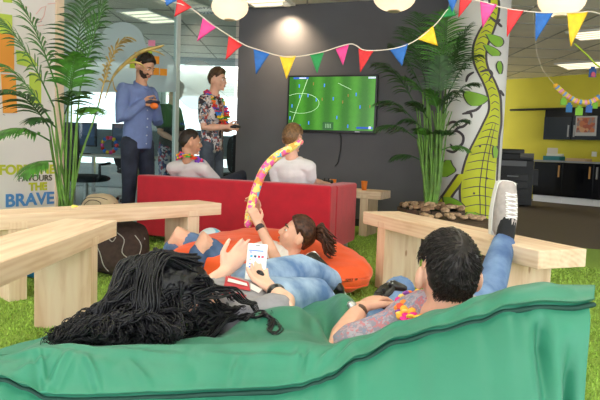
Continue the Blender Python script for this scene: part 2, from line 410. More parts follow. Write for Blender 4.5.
# ------------------------------------------------------------ red sofa
RED=mat('red_wool',(188,14,40),.85,.05,8.,.15,220.,sheen=.25)
RED2=RED
su=V((cos(radians(20)),-sin(radians(20)),0)); sn=V((sin(radians(20)),cos(radians(20)),0))
sofa=empty('red_sofa',(.246-1.86*su.x,4.84-1.86*su.y,0),radians(-20),'red fabric sofa seen from behind, two seated men on it','sofa')
SL,SDp,SH=1.86,.84,.62
mk('backrest',B().box((SL/2,.09,(SH+.07)/2),(SL,.18,SH-.07)),RED,sofa,local=True,bevel=.022,bseg=4,smooth=False)
mk('armrest',B().box((.08,.18+.33,.07+.24),(.16,.655,.5)),RED,sofa,local=True,bevel=.02,bseg=3)
mk('armrest',B().box((SL-.08,.18+.33,.07+.272),(.16,.655,.545)),RED,sofa,local=True,bevel=.02,bseg=3)
mk('seat_base',B().box((SL/2,.5,.15),(SL-.34,.6,.16)),RED,sofa,local=True,bevel=.01)
for i in range(2): mk('seat_cushion',B().box((.165+.38+i*.765,.5,.305),(.755,.63,.14)),RED,sofa,local=True,bevel=.03,bseg=3)
STEEL=mat('brushed_steel',(190,190,190),.35,metal=.9)
for x in(.07,SL-.07):
    for y in(.07,SDp-.07): mk('leg',B().lathe((x,y,0),[(.02,0),(.02,.075)],12),STEEL,sofa,local=True)
def S(a,b,z): p=V(sofa.location)+su*a+sn*b; return V((p.x,p.y,z))
# ------------------------------------------------------------ bean bags
ORANGE=mat('orange_bag_fabric',(238,84,22),.6,.05,4.,.25,18.,sheen=.15)
def blob(fn,nu=72,nv=36):
    b=B(); vs=[];fs=[]
    for i in range(nv+1):
        t=-pi/2+pi*i/nv
        for j in range(nu): vs.append(fn(2*pi*j/nu,t))
    for i in range(nv):
        for j in range(nu):
            a,c=i*nu+j,i*nu+(j+1)%nu; fs.append((a,c,c+nu,a+nu))
    return b.add(vs,fs)
def sup(w,e): return copysign(abs(w)**e,w)
def obag(a,t):
    x=sup(cos(t),.6)*sup(cos(a),.75); y=sup(cos(t),.6)*sup(sin(a),.75); z=sup(sin(t),.8)
    h=.36*(.86+.14*cos((x+.1)*2.2)) ; 
    p=V((-.18+x*.66,3.86+y*.42,max(.0,h/2+z*h/2)))
    g=exp(-((p.x-.02)**2/.09+(p.y-3.62)**2/.05))*.10*(z>0)         # dent where the girl lies
    p.z-=g
    w=fbm(p,3.2)*.02+abs(fbm(p+V((4,1,2)),5.))*.018
    d=V((x,y,z*.8)).normalized(); p+=d*w; p.z=max(p.z,.002); return p
ob_=mk('orange_bean_bag',blob(obag,110,56),ORANGE,smooth=True)
setp(ob_,'orange bean bag on the turf in front of the red sofa','bean bag')
# piping seam on the orange bag
b=B(); pts=[]
for i in range(40):
    a=-1.35+1.75*i/39; q=obag(a,-.32); d=V((cos(a),sin(a),0)); pts.append(q+d*.004)
b.tube(pts,.006,n=6); mk('seam',b,ORANGE,ob_,smooth=True)
# big green bean bag in the foreground: lofted from rows of profile points
def interp(tab,x):
    if x<=tab[0][0]: return tab[0][1]
    for (a,p),(c,q) in zip(tab,tab[1:]):
        if x<=c:
            t=(x-a)/(c-a); t=t*t*(3-2*t); return p+(q-p)*t
    return tab[-1][1]
CREST=[(-60,366),(0,357),(38,344),(100,344),(200,342),(300,340),(335,344),(370,333),(400,322),(440,309),(480,297),(520,290),(550,285),(575,286),(600,290)]
SEAM=[(-60,358),(0,377),(22,386),(45,396),(75,397),(110,396),(160,394),(220,391),(270,389),(300,386),(318,380),(330,375),(360,357),(400,338),(440,328),(480,318),(510,307),(545,303),(575,304),(600,300)]
def seat_z(x,y):
    """height of the lying surface beyond the crest, in metres"""
    g=lambda cx,cy,vx,vy:exp(-((x-cx)**2/vx+(y-cy)**2/vy))
    z=.375-.04*max(0,(y-1.75))
    z-=.20*exp(-((x-.44)**2/.028))*min(1,max(0,(y-1.38)/.2))       # hollow under the man
    z-=.05*g(-.38,1.72,.06,.06)                                      # under the woman's head
    z+=.085*g(.0,1.70,.016,.014)+.045*g(-.13,1.58,.006,.02)
    z+=.075*g(.165,1.98,.005,.03)
    z-=.075*g(.10,1.78,.0007,.03)+.03*g(.045,1.66,.0005,.012)+.03*g(-.2,1.52,.0008,.01)
    return z
FOLDS=[(46,.05,72,.7,.012),(46,.05,38,.75,.010),(60,.95,130,.62,.009),(100,.1,84,.6,.010),(110,.75,190,.55,.008),(205,.6,330,.35,.009),(150,.1,128,.5,.008),(318,.2,352,.8,.016),(300,.15,306,.7,-.010),(330,.3,420,.55,.008),(232,.1,240,.5,.008),(10,.1,60,.6,.01),(-20,.6,60,.75,.01),(430,.2,500,.7,.008)]
def green_bag():
    nx=240; rows=[]
    YC,YS=1.33,1.2
    for i in range(nx+1):
        s=i/nx; px=-70+s*(597+70)
        c=at(px,interp(CREST,px),YC); m=at(px,interp(SEAM,px),YS)
        k=max(0,(px-520)/77.)                                       # right-hand ear of the bag
        kl=max(0,(-px)/70.)
        R=[]
        fx=m.x*(1-.1*k)
        edge=k**1.5
        # front panel floor -> seam
        for t in (0,.12,.3,.5,.7,.86,.95):
            bul=.17*sin(pi*min(1,t*1.02))*(1-.75*edge)
            z=m.z*t*1.0 if t<.95 else m.z-.02
            y=.98+(m.y-.98)*t-bul*.5+edge*.08*(1-t)+.085*exp(-((px-(516+(1-t)*190))/9.)**2)*min(1,max(0,(1-t)*8))*(px>505)-.02*exp(-((px-(500+(1-t)*190))/12.)**2)*min(1,max(0,(1-t)*8))
            xx=m.x*(1-.10*(1-t))-(.02*k)*sin(pi*t)
            R.append(V((xx,y,z)))
        R.append(m+V((0,.028,-.012))); R.append(m+V((0,.012,.002))); R.append(m+V((0,-.006,.006)))     # groove, then the lip
        for t in [.08+.92*k/11 for k in range(12)]:
            p=m.lerp(c,t); p.z+=.02*sin(pi*t)
            for x0,t0,x1,t1,dp in FOLDS:
                # distance of this spot from a fold line drawn across the strip
                ax,ay,bx,by=x0,t0*50,x1,t1*50; l2=(bx-ax)**2+(by-ay)**2; k_=max(0,min(1,((px-ax)*(bx-ax)+(t*50-ay)*(by-ay))/l2)); dd=hypot(px-ax-k_*(bx-ax),t*50-ay-k_*(by-ay))
                p.z+=dp*(exp(-(dd/3.)**2)-.6*exp(-((dd-6)/4.)**2))*sin(pi*min(1,max(.02,k_*.9+.08)))
            R.append(p)
        wid=1-.0*k
        # falls away behind the crest
        back=c+V((0,.05,-.035)); R.append(back)
        X=c.x
        yend=2.34-.25*kl
        for q in [.04+.9*k/27 for k in range(28)]:
            y=1.42+(yend-1.42)*q; x=X*(1+.42*(q))
            x=max(-.60-.02*q,min(.80,x))
            x=X+(x-X)*min(1,q*2) 
            sz=seat_z(x,y)
            z=back.z+(sz-back.z)*min(1,q*3.2)
            z*=(1-.55*max(0,(q-.8)/.2)**2)
            R.append(V((x,y,z)))
        for z,dy in((.2,.04),(.1,.05),(.0,.0)):
            R.append(V((R[-1].x,yend+dy,z*(1-.3*edge))))
        rows.append(R)
    b=B(); n=len(rows[0]); vs=[];fs=[]
    for i,R in enumerate(rows):
        for j,p in enumerate(R):
            w=0
            e=min(1,min(i,nx-i)/8)
            if 0<j<n-1: w=fbm(p,2.6)*.014+abs(fbm(p+V((3,7,1)),4.2))*.02-.006
            if j in(7,8,9,10,21,22): w*=.25
            q=p+V((0,-.5,.8))*w if j<23 else p+V((0,0,1))*w*1.1
            q.z=max(q.z,.0); vs.append(q)
    for i in range(nx):
        for j in range(n-1): fs.append((i*n+j,(i+1)*n+j,(i+1)*n+j+1,i*n+j+1))
        fs.append((i*n+n-1,(i+1)*n+n-1,(i+1)*n,i*n))
    fs.append(tuple(range(n))); fs.append(tuple(range(nx*n,nx*n+n))[::-1])
    return b.add(vs,fs),rows
gb_,grow=green_bag()
gbag=mk('green_bean_bag',gb_,GREEN,smooth=True,sub=1)
setp(gbag,'huge green bean bag in the foreground under the woman and the dark-haired man','bean bag')
# dark double seam under the lip
SEAMD=mat('dark_green_seam',(16,62,52),.7)
b=B(); b.tube([R[7]+V((0,-.014,-.001)) for R in grow[14:]],[(.006)]*len(grow[14:]),n=6)
mk('seam',b,SEAMD,gbag,smooth=True)
# ------------------------------------------------------------ television on the wall
tvn=-VV
def wp(x,y,off=0.):
    d=ray(x,y); n=VV; t=((K-VV*off)-EYE).dot(n)/d.dot(n); return EYE+d*t
tc_=(wp(288.5,77,.06)+wp(375,132.5,.06))/2; TWw=(wp(376.5,104,.06)-wp(287,104,.06)).length; TH=.70
tv=empty('television',V((tc_.x,tc_.y,tc_.z-TH/2)),radians(-21.4),'wall-mounted flat television showing a football match on a green pitch','television')
BLK=mat('black_plastic',(20,20,23),.3)
mk('casing',B().box((0,.02,TH/2),(TWw,.045,TH)),BLK,tv,local=True,bevel=.006)
mk('wall_bracket',B().box((0,.051,TH/2),(.4,.016,.3)),STEEL,tv,local=True)
def mat_pitch():
    m,N,L,b=nt('pitch_screen')
    tc=N.new('ShaderNodeTexCoord'); w=N.new('ShaderNodeTexWave'); w.wave_type='BANDS'; w.bands_direction='X'; w.inputs['Scale'].default_value=1.35; w.inputs['Distortion'].default_value=.6; w.inputs['Phase Offset'].default_value=1.2
    L.new(tc.outputs['Object'],w.inputs[0])
    n=N.new('ShaderNodeTexNoise'); n.inputs['Scale'].default_value=22; L.new(tc.outputs['Object'],n.inputs[0])
    mx=N.new('ShaderNodeMix'); mx.data_type='FLOAT'; mx.inputs[0].default_value=.35; L.new(w.outputs[1],mx.inputs[2]); L.new(n.outputs[0],mx.inputs[3])
    r=ramp(N,[(.25,(62,140,40)),(.55,(78,164,46)),(.85,(92,182,54))]); L.new(mx.outputs[0],r.inputs[0])
    b.inputs['Base Color'].default_value=(0,0,0,1); b.inputs['Roughness'].default_value=.25
    L.new(r.outputs[0],b.inputs['Emission Color']); b.inputs['Emission Strength'].default_value=.72; return m
sw,sh=TWw-.05,TH-.055
scr=mk('screen',B().box((0,-.004,TH/2+.006),(sw,.004,sh)),mat_pitch(),tv,local=True)
def emi(n,c,s=.8): return mat(n,c,.5,emit=s)
def sx(u): return -sw/2+u*sw
def sz(v): return TH/2+.006+sh/2-v*sh
b=B()
def ln(pts,r=.0035):
    b.tube([V((sx(u),-.008,sz(v))) for u,v in pts],(r,.001),side=(0,1,0) if 0 else None,n=4)
b.tube([V((sx(.22),-.0065,sz(.03))),V((sx(.05),-.0065,sz(.85)))],.0035,n=4)
mk('pitch_line',b,emi('screen_white',(190,225,185)),scr,local=True); b=B()
b.tube([V((sx(.145+.22*cos(a)),-.0065,sz(.5+.19*sin(a)))) for a in [radians(x) for x in range(-130,131,8)]],.003,n=4)
mk('pitch_line',b,emi('screen_white',(190,225,185)),scr,local=True); b=B()
b.tube([V((sx(.58),-.0065,sz(.12))),V((sx(.73),-.0065,sz(.24)))],.003,n=4)
mk('pitch_line',b,emi('screen_white',(190,225,185)),scr,local=True)
b=B()
for u,v in[(.12,.17),(.42,.16),(.13,.37),(.23,.35),(.33,.43),(.53,.41),(.79,.33),(.84,.56),(.04,.55),(.02,.78),(.25,.87),(.58,.76),(.71,.92)]: b.box((sx(u),-.0075,sz(v)),(.014,.003,.04))
mk('blue_player',b,emi('screen_blue',(70,130,225)),scr,local=True)
b=B()
for u,v in[(.29,.13),(.4,.42),(.64,.47),(.95,.55),(.7,.35)]: b.box((sx(u),-.0075,sz(v)),(.012,.003,.034))
mk('dark_player',b,emi('screen_ochre',(130,110,50)),scr,local=True)
b=B(); b.box((sx(.14),-.0075,sz(.022)),(.2,.003,.022)); b.box((sx(.08),-.0075,sz(.93)),(.16,.003,.03)); b.box((sx(.9),-.0075,sz(.945)),(.2,.003,.022))
mk('score_bar',b,emi('screen_navy',(40,80,180)),scr,local=True)
b=B(); b.box((sx(.16),-.0095,sz(.022)),(.09,.003,.014)); b.box((sx(.96),-.0095,sz(.94)),(.03,.003,.03)); b.box((sx(.96),-.0075,sz(.025)),(.09,.003,.02)); b.box((sx(.07),-.0095,sz(.95)),(.1,.003,.008))
mk('score_text',b,emi('screen_pale',(205,215,240)),scr,local=True)
b=B(); b.box((sx(.48),-.0075,sz(.92)),(.14,.003,.09)); mk('radar_map',b,emi('screen_map',(50,100,55),.6),scr,local=True)
b=B()
for i in range(4): b.box((sx(.455+i*.018),-.0095,sz(.92)),(.008,.003,.05))
mk('radar_mark',b,emi('screen_mark',(150,190,150),.6),scr,local=True)
b=B(); b.box((sx(.82),-.0045,sz(1.02)),(.06,.004,.008)); mk('badge',b,STEEL,tv,local=True)
cb=B(); cb.tube([wp(340,133,.05),wp(341,139,.03),wp(340.5,150,.012),wp(338,162,.01),wp(335,166,.01)],.006,n=6,sub=4)
setp(mk('power_cable',cb,BLK,smooth=True),'short black cable hanging down the dark wall below the television','cable')
# ------------------------------------------------------------ cups
CUP=mat('orange_plastic_cup',(246,130,30),.35,trans=.2)
def cup(x,y,label):
    p=onz(x,y,.4905); e=empty('orange_cup',p,0,label,'cup','orange plastic cups on the bench by the wall')
    mk('cup_wall',B().lathe((0,0,0),[(.026,0),(.036,.1),(.034,.1),(.025,.004)],20),CUP,e,local=True,smooth=True)
    return e
cup(364,190.2,'orange plastic cup standing on the bench end beside the dark wall')
c_=cup(364,190.2,'orange plastic cup peeking over the sofa back beside the seated man in white')
c_.location=at(333,186.5,6.66); c_.location.z=.4905
# ------------------------------------------------------------ poufs and bits on the floor
def pouf(name,c,r,h,m,label,lm,lines,seed):
    def fn(a,t):
        x=sup(cos(t),.65)*cos(a); y=sup(cos(t),.65)*sin(a); z=sup(sin(t),.75)
        p=V((x*r,y*r,h/2+z*h/2)); p+=V((x,y,z))*fbm(p+V((seed,0,0)),5)*.015; p.z=max(0,p.z); return p+V(c)
    o=mk(name,blob(fn,40,22),m,smooth=True); setp(o,label,'pouf')
    b=B()
    for L_ in lines:
        b.tube([fn(radians(a),radians(t))+V((cos(radians(a)),sin(radians(a)),.4))*.002 for a,t in L_],.0032,n=5,sub=4)
    mk('drawn_line',b,lm,o,smooth=True); return o
pouf('boulder_pouf',(-1.25,4.12,0),.215,.36,mat('dark_brown_felt',(74,58,54),.95,.12,30.,.2,120.),'dark brown boulder-shaped pouf with white drawn lines under the long bench',mat('white_stitch',(200,195,190),.8),
  [[(-120,20),(-105,0),(-100,-22),(-92,-40)],[(-75,40),(-62,22),(-66,0),(-52,-12),(-50,-34)],[(-40,30),(-30,6),(-38,-14)],[(-95,30),(-84,18),(-78,28)],[(-20,20),(-8,-10)]],1)
pouf('boulder_pouf',(-1.72,5.15,0),.17,.46,mat('beige_felt',(196,176,146),.9,.06,10.),'beige boulder-shaped pouf with dark outlines behind the long bench, beside the bearded man\'s legs',mat('dark_outline',(70,60,50),.8),
  [[(-170,30),(-140,52),(-100,58),(-60,54),(-20,35)],[(-130,35),(-110,46),(-85,46),(-70,36),(-90,24),(-125,26),(-130,35)],[(-160,10),(-120,26),(-60,22),(-20,8)]],4)
bb=B().ball((-1.66,3.9,.075),(.2,.13,.075),seg=20,rings=12,fn=lambda p,q:V((q.x,q.y,sup(p.z,.8)*.075)))
setp(mk('blue_cushion',bb,mat('bright_blue_fabric',(30,130,200),.7,.05,8.),smooth=True),'bright blue cushion on the turf under the long bench','cushion')
ballm=mat_cells('blue_white_vinyl',[(70,160,215),(205,222,232),(120,190,225),(225,235,240)],9,.35,.1)
BALLC=at(211,242,4.12)
setp(mk('beach_ball',B().ball(BALLC,.1,seg=24,rings=16),ballm,smooth=True),'blue and white inflatable ball behind the girl\'s ripped knees','ball')
wb_=B().tube([onz(73,206.5,.497),onz(77,206.3,.497)],(.012,.006),n=8)
setp(mk('sweet_wrapper',wb_,mat_cells('pink_yellow_foil',[(235,90,180),(240,230,110)],60,.4)),'small pink and yellow sweet wrapper lying on the long bench','wrapper')
# ------------------------------------------------------------ white painted column with the winding dragon vine
CC=V((1.80,6.42,0)); CR=.315
def mat_col():
    return mat('white_column_paint',(232,228,228),.55,.02,2.)
colu=struct('wall_column',B().lathe(CC,[(CR,0),(CR,CEIL)],64),mat_col(),smooth=False)
for p in colu.data.polygons: p.use_smooth=len(p.vertices)==4
def cyl(x,y,off=.0):
    """the point of the column surface seen at a spot of the photograph (clamped to its outline)"""
    r=CR+off
    for k in range(60):
        d=ray(x,y); a=d.x*d.x+d.y*d.y; e=EYE-CC; bq=2*(e.x*d.x+e.y*d.y); c=e.x*e.x+e.y*e.y-r*r; D=bq*bq-4*a*c
        if D>=0: return EYE+d*((-bq-sqrt(D))/(2*a))
        x+=(.5 if x<472 else -.5)
    return CC.copy()
def cat(pts,n=6):
    P=[tuple(map(float,p)) for p in pts]; out=[]
    for i in range(len(P)-1):
        a=P[max(i-1,0)];b=P[i];c=P[i+1];d=P[min(i+2,len(P)-1)]
        for k in range(n):
            t=k/n; out.append(tuple(.5*(2*b[q]+(c[q]-a[q])*t+(2*a[q]-5*b[q]+4*c[q]-d[q])*t*t+(3*b[q]-a[q]-3*c[q]+d[q])*t**3) for q in range(len(b))))
    return out+[P[-1]]
def ribbon(pts,off,grow=0.,n=6,mi=0,bb=None):
    """pts: (left x, right x, y) rows in the picture; painted strip wrapped on the column"""
    b=bb or B(); vs=[];fs=[]; C=cat(pts,n); m=8
    for l,r_,y in C:
        l-=grow; r_+=grow
        for j in range(m+1): vs.append(cyl(l+(r_-l)*j/m,y,off))
    for i in range(len(C)-1):
        for j in range(m): a=i*(m+1)+j; fs.append((a,a+1,a+m+2,a+m+1))
    return b.add(vs,fs)
def stroke(pts,w,off,bb):
    """thin painted line along picture points"""
    C=cat(pts,5); vs=[];fs=[]
    for i,(x,y) in enumerate(C):
        a=C[max(i-1,0)];c=C[min(i+1,len(C)-1)]; dx,dy=c[0]-a[0],c[1]-a[1]; l=hypot(dx,dy) or 1
        k=w*(1-.6*abs(2*i/(len(C)-1)-1)**3)
        vs+=[cyl(x-dy/l*k,y+dx/l*k,off),cyl(x+dy/l*k,y-dx/l*k,off)]
    for i in range(len(C)-1): fs.append((2*i,2*i+1,2*i+3,2*i+2))
    return bb.add(vs,fs)
VINE=mat('vine_yellow_green',(196,200,30),.55,.04,6.); OUT=mat('mural_dark_outline',(74,64,70),.6); LEAF=mat('mural_leaf_green',(130,178,44),.55,.05,8.)
vine=[(491,497,-3),(490,498,8),(487,496,20),(480,492,32),(475,487,44),(474,485,56),(477,487,68),(484,494,82),(489,499,96),(490,500,110),(484,500,124),(477,498,138),(469,497,154),(464,496,170),(461,495,188),(462,495,206),(465,493,226),(470,492,245),(474,490,268)]
b=ribbon(vine,.0025,2.4)
b=ribbon([(430,437,214),(436,447,204),(444,453,194),(451,461,184),(458,466,174)],.0022,2.,bb=b)
mk('vine_outline',b,OUT,colu)
b=ribbon(vine,.005); b=ribbon([(431,437,213),(437,446,204),(445,452,194),(452,460,184),(459,465,174)],.005,bb=b)
mk('vine',b,VINE,colu)
b=B()
for (l,r_,y) in cat(vine,2)[2:-3]: stroke([(l+1,y+1.2),((l+r_)/2,y-1.5),(r_-1,y+1)],.45,.007,b)
for k,(f_) in enumerate((.55,.72)):
    stroke([(l+(r_-l)*f_,y) for l,r_,y in vine[10:]],.5,.007,b)
for x,y in[(474,193),(487,178),(480,146),(470,222)]: stroke([(x-1,y),(x,y+.3),(x+1,y)],1.1,.007,b)
mk('vine_marking',b,OUT,colu)
def leaf(pts,nm='leaf'):
    mk(nm+'_outline',ribbon(pts,.007,1.3),OUT,colu); mk(nm,ribbon(pts,.0095),LEAF,colu)
leaf([(486,490,34),(488,500,37),(490,503,41),(494,502,45),(497,499,47)]); leaf([(484,488,45),(486,496,49),(489,500,53),(493,499,56)])
leaf([(499,500,61),(497,502,65),(498,502,70),(500,501,74)])
leaf([(465,468,91),(464,480,94),(465,488,98),(468,484,103),(472,478,106)])
leaf([(446,450,160),(442,452,165),(441,455,171),(442,446,177)]); leaf([(443,450,197),(444,460,202),(446,464,208),(448,455,214)])
leaf([(468,474,212),(464,482,216),(466,488,221),(472,484,226)]); leaf([(494,496,146),(493,498,151),(494,497,158)])
b=B()
for L_ in ([(470,120),(464,126),(458,128),(452,134)],[(449,136),(456,131),(463,136),(462,144),(455,148),(450,144)],[(446,150),(453,152),(459,148)],[(462,114),(470,113),(472,118)],[(474,72),(468,76),(466,82)],
           [(489,16),(497,22),(500,19)],[(497,22),(502,27)],[(480,72),(488,70),(492,74),(489,80)],[(486,6),(480,-2)],[(500,90),(504,96)],[(466,112),(476,110),(482,104)],[(446,126),(452,122),(458,123)]): stroke(L_,1.35,.006,b)
mk('curl_outline',b,OUT,colu)
# ------------------------------------------------------------ bunting
FLAGC={'red':(214,36,44),'pink':(226,60,140),'blue':(24,96,178),'yellow':(246,196,30),'green':(24,140,72)}
def yb(x): return 4.15-.0006*x
def bunting(name,label,line,flags,Y,group=None):
    e=empty(name,at(line[0][0],line[0][1],Y),0,label,'bunting')
    b=B(); P=[at(x,y,Y) for x,y in line]; P=[V((P[0].x-.12,Y,CEIL-.004))]+P+[V((P[-1].x+.12,Y,CEIL-.004))]; b.tube(P,.0038,n=6,sub=5)
    mk('string',b,mat('cream_ribbon',(225,212,200),.8),e,smooth=True)
    for c,pix in flags:
        a,bq,t=[at(x,y,Y) for x,y in pix]; bb=B(); n=6; vs=[];fs=[]
        k=random.uniform(-.02,.02)
        for i in range(n+1):
            for j in range(n+1):
                p=a.lerp(bq,j/n).lerp(t,i/n); p.y+=sin(j/n*pi*1.3+i*.5)*.007*(i/n+.3)+k*(i/n)
                vs.append(p)
        for i in range(n):
            for j in range(n): q=i*(n+1)+j; fs.append((q,q+1,q+n+2,q+n+1))
        bb.add(vs,fs); mk('flag',bb,mat('flag_'+c,FLAGC[c],.55,.06,30.,.2,60.),e,smooth=True,solid=.0015)
bunting('bunting','long string of coloured triangular pennants sagging across the room in front of the television',
 [(150,-14),(181,4),(192,9),(213,25),(241,43),(256,49),(287,57),(318,53),(338,47),(350,44),(356,45.5),(366,50.5),(391,49),(413,42),(434,26),(447,10),(458,-4)],
 [('blue',[(161,-8),(177,0.5),(167,6)]),('red',[(177.5,-3),(192,7.5),(175,17)]),('pink',[(203,17),(216,28),(197,41)]),('red',[(228.5,36),(242.5,45),(226,60)]),('blue',[(253.5,49),(269.5,54),(256,74)]),
  ('yellow',[(279.5,56),(296,56),(286.5,79)]),('green',[(310,55),(324,52.5),(317,73.5)]),('pink',[(335.5,49),(349,44.5),(343,65)]),('red',[(358.5,48.5),(373.5,51),(360,72.5)]),('blue',[(389.5,49.5),(408,43.5),(402,66)]),
  ('yellow',[(417,39),(433,26),(437,46)]),('green',[(439,18),(452,3),(455,16)])],4.15)
bunting('bunting','string of coloured pennants across the painted column and the right ceiling',
 [(436,-12),(456,-3),(470,-.5),(484,2),(500,7),(516,10),(540,12.5),(565,12.8),(590,11.5),(625,7)],
 [('blue',[(446,-6),(458,-2),(452,12)]),('red',[(460,-2),(473,-.5),(459,17)]),('pink',[(480,1.5),(497,4.5),(482,28)]),('red',[(507.5,8),(524,10.5),(506.5,37)]),('blue',[(535.5,12),(553.5,12.5),(536,41)]),('yellow',[(567,13),(588,12),(572,46)])],4.05)
# small garland with bottle-shaped cards, far right
gY=6.0
e=empty('party_garland',at(561,91,gY),0,'party garland of small paper bottles and flowers hanging over the kitchen','garland')
gpx=[(556,86),(563,92.5),(570,97.5),(578,101.5),(588,102),(596,99),(606,91)]
b=B(); b.tube([at(x,y,gY) for x,y in [(575,44),(588,56),(598,66)]]+[at(612,72,gY)],.008,n=6,sub=3); 
mk('ribbon',b,mat('lime_ribbon',(190,215,60),.6),e,smooth=True)
b=B(); b.tube([V((at(528,30,gY).x,gY,CEIL-.004)),at(537,55,gY)]+[at(x,y,gY) for x,y in gpx],.0018,n=5,sub=3); mk('string',b,mat('cream_ribbon',(225,212,200),.8),e)
C=cat(gpx,4); gc=[(245,180,50),(110,150,210),(240,210,90),(230,150,190)]
for i,(x,y) in enumerate(C):
    mk('paper_flower',B().ball(at(x,y,gY-.01),(.03,.014,.026),seg=8,rings=6),mat('flower_paper_%d'%(i%4),gc[i%4],.7),e,smooth=True)
for (x,y,w,h,c) in [(563.5,102,6,8,(120,180,40)),(569,108.5,6,10,(40,110,170)),(579,111.5,7,10,(130,190,45)),(589,109,6,9,(50,100,180)),(595,105.5,5,8,(120,180,40)),(592.5,73,7,11,(30,80,150)),(592.5,75,4,5,(200,80,110))]:
    p=at(x,y,gY); s=gY/F; yo=-.012 if c==(200,80,110) else 0
    q=B().box(p+V((0,yo,0)),(w*s,.01,h*.75*s)); q.box(p+V((0,yo,h*.45*s)),(w*.55*s,.01,h*.25*s))
    mk('paper_bottle',q,mat('paper_%d_%d_%d'%c,c,.6),e)
# ------------------------------------------------------------ paper lanterns
PAPER=mat_film('lantern_paper',(246,234,218),1.)
def lantern(x,y,Y,r,h,label):
    p=at(x,y,Y); e=empty('paper_lantern',p-V((0,0,h)),0,label,'lantern','white paper lanterns under the ceiling')
    def fn(pp,q):
        k=1-.012*(cos(pp.z*26)>.6); return V((q.x*k,q.y*k,q.z))
    mk('shade',B().ball(p,(r,r,h),seg=36,rings=36,fn=fn),PAPER,e,smooth=True)
    mk('cord',B().tube([p+V((0,0,h-.005)),V((p.x,p.y,CEIL-.001))],.004,n=6),mat('white_cord',(220,215,205),.7),e)
    l_=bpy.data.lights.new('lantern_fill','POINT'); l_.energy=1.3; l_.color=(1,.86,.7); l_.shadow_soft_size=.04; lo_=bpy.data.objects.new('lantern_fill',l_); COL.objects.link(lo_); lo_.location=p; lo_.parent=e; lo_.matrix_parent_inverse=e.matrix_basis.inverted()  # added fill light inside the lantern, brightens its paper and the ceiling
    mk('rim',B().lathe(p-V((0,0,h+.002)),[(r*.28,0),(r*.3,.004),(r*.3,.012)],24),mat('lantern_rim',(205,190,165),.7),e)
lantern(230,7,5.6,.168,.118,'white paper lantern hanging at the left corner of the dark wall')
lantern(394.5,-3,5.2,.18,.12,'white paper lantern at the top edge above the television\'s right end')
lantern(562,-1,4.4,.165,.125,'white paper lantern at the top edge over the kitchen side')
# ------------------------------------------------------------ lamps
EMV=mat('lamp_diffuser_warm',(255,238,208),.5,emit=1.5); EMW=mat('lamp_diffuser',(255,248,236),.5,emit=8.)
LFR=mat('lamp_frame',(225,222,214),.5)
def panel(x,y,w,l,ang,label,em=EMW):
    e=empty('ceiling_light',(x,y,CEIL-.03),radians(ang),label,'ceiling light','flat ceiling light panels')
    b=B(); 
    for s in(-1,1): b.box((s*(w/2+.015),0,.015),(.03,l+.06,.03)); b.box((0,s*(l/2+.015),.015),(w,.03,.03))
    mk('frame',b,LFR,e,local=True); mk('diffuser',B().box((0,0,.018),(w,l,.012)),em,e,local=True)
    for k in range(1,4): mk('louvre',B().box((0,-l/2+l*k/4,.008),(w,.012,.016)),LFR,e,local=True)
def onc(x,y): return onz(x,y,CEIL)
p=onc(150,15.5); panel(p.x,p.y,.46,.75,-21,'bright ceiling light panel seen through the glass wall, top left',EMV)
p=onc(262,-3); panel(p.x,p.y,.5,.7,-21,'bright ceiling light panel just in front of the dark wall',EMV)
p=onc(593,33.5); panel(p.x,p.y,.5,.6,-40,'right ceiling light panel above the yellow pennant, nearer one',EMV)
p=onc(583,64.5); panel(p.x,p.y,.75,.75,-40,'right ceiling light panel closest to the lime wall',EMV)
for i,(x,y) in enumerate([(-1.3,1.2),(1.3,1.2),(-1.3,3.2),(1.3,3.2),(-1.4,-.8),(1.3,-.8)]):
    panel(x,y,.6,1.2,0,'ceiling light panel over the bean bags, above the picture')
for i,(x,y) in enumerate([(-5,6.0),(-6.5,8.4),(-7.5,10.5),(-4.4,4.2)]): panel(x,y,.6,1.2,-64,'unseen ceiling light panel added as fill light behind the glass')  # panels out of view, added to light the office
al=bpy.data.lights.new('office_daylight','AREA'); al.shape='RECTANGLE'; al.size=15; al.size_y=2.2; al.energy=1500; al.color=(.92,.96,1)
ao=bpy.data.objects.new('office_daylight',al); COL.objects.link(ao); ao.location=(-6,13.4,1.5); ao.rotation_euler=(radians(90),0,0)
# spotlight washing the dark wall
p=wp(286,24,.19); se=empty('spotlight',(p.x,p.y,CEIL-.06),0,'small recessed spotlight washing the dark wall','spotlight')
mk('housing',B().lathe((0,0,0),[(.05,0),(.055,.06)],20),LFR,se,local=True)
ld=bpy.data.lights.new('spot','SPOT'); ld.energy=105; ld.color=(1,.78,.5); ld.spot_size=radians(128); ld.spot_blend=1.; ld.shadow_soft_size=.04
lo=bpy.data.objects.new('spot_lamp',ld); COL.objects.link(lo); lo.location=(p.x,p.y,CEIL-.07); lo.rotation_euler=(radians(14),0,0)
lo.parent=se; lo.matrix_parent_inverse=se.matrix_basis.inverted()
# ceiling air diffuser with a ring of slots
p=onc(206,9); e=empty('air_diffuser',(p.x,p.y,CEIL-.02),0,'round ceiling air diffuser with dark slots behind the lantern','vent')
mk('disc',B().lathe((0,0,0),[(.2,0),(.24,.02)],32),LFR,e,local=True)
for k in range(20):
    a=2*pi*k/20; mk('slot',B().box((.15*cos(a),.15*sin(a),-.002),(.07,.018,.004),rotz(a)),BLK,e,local=True)
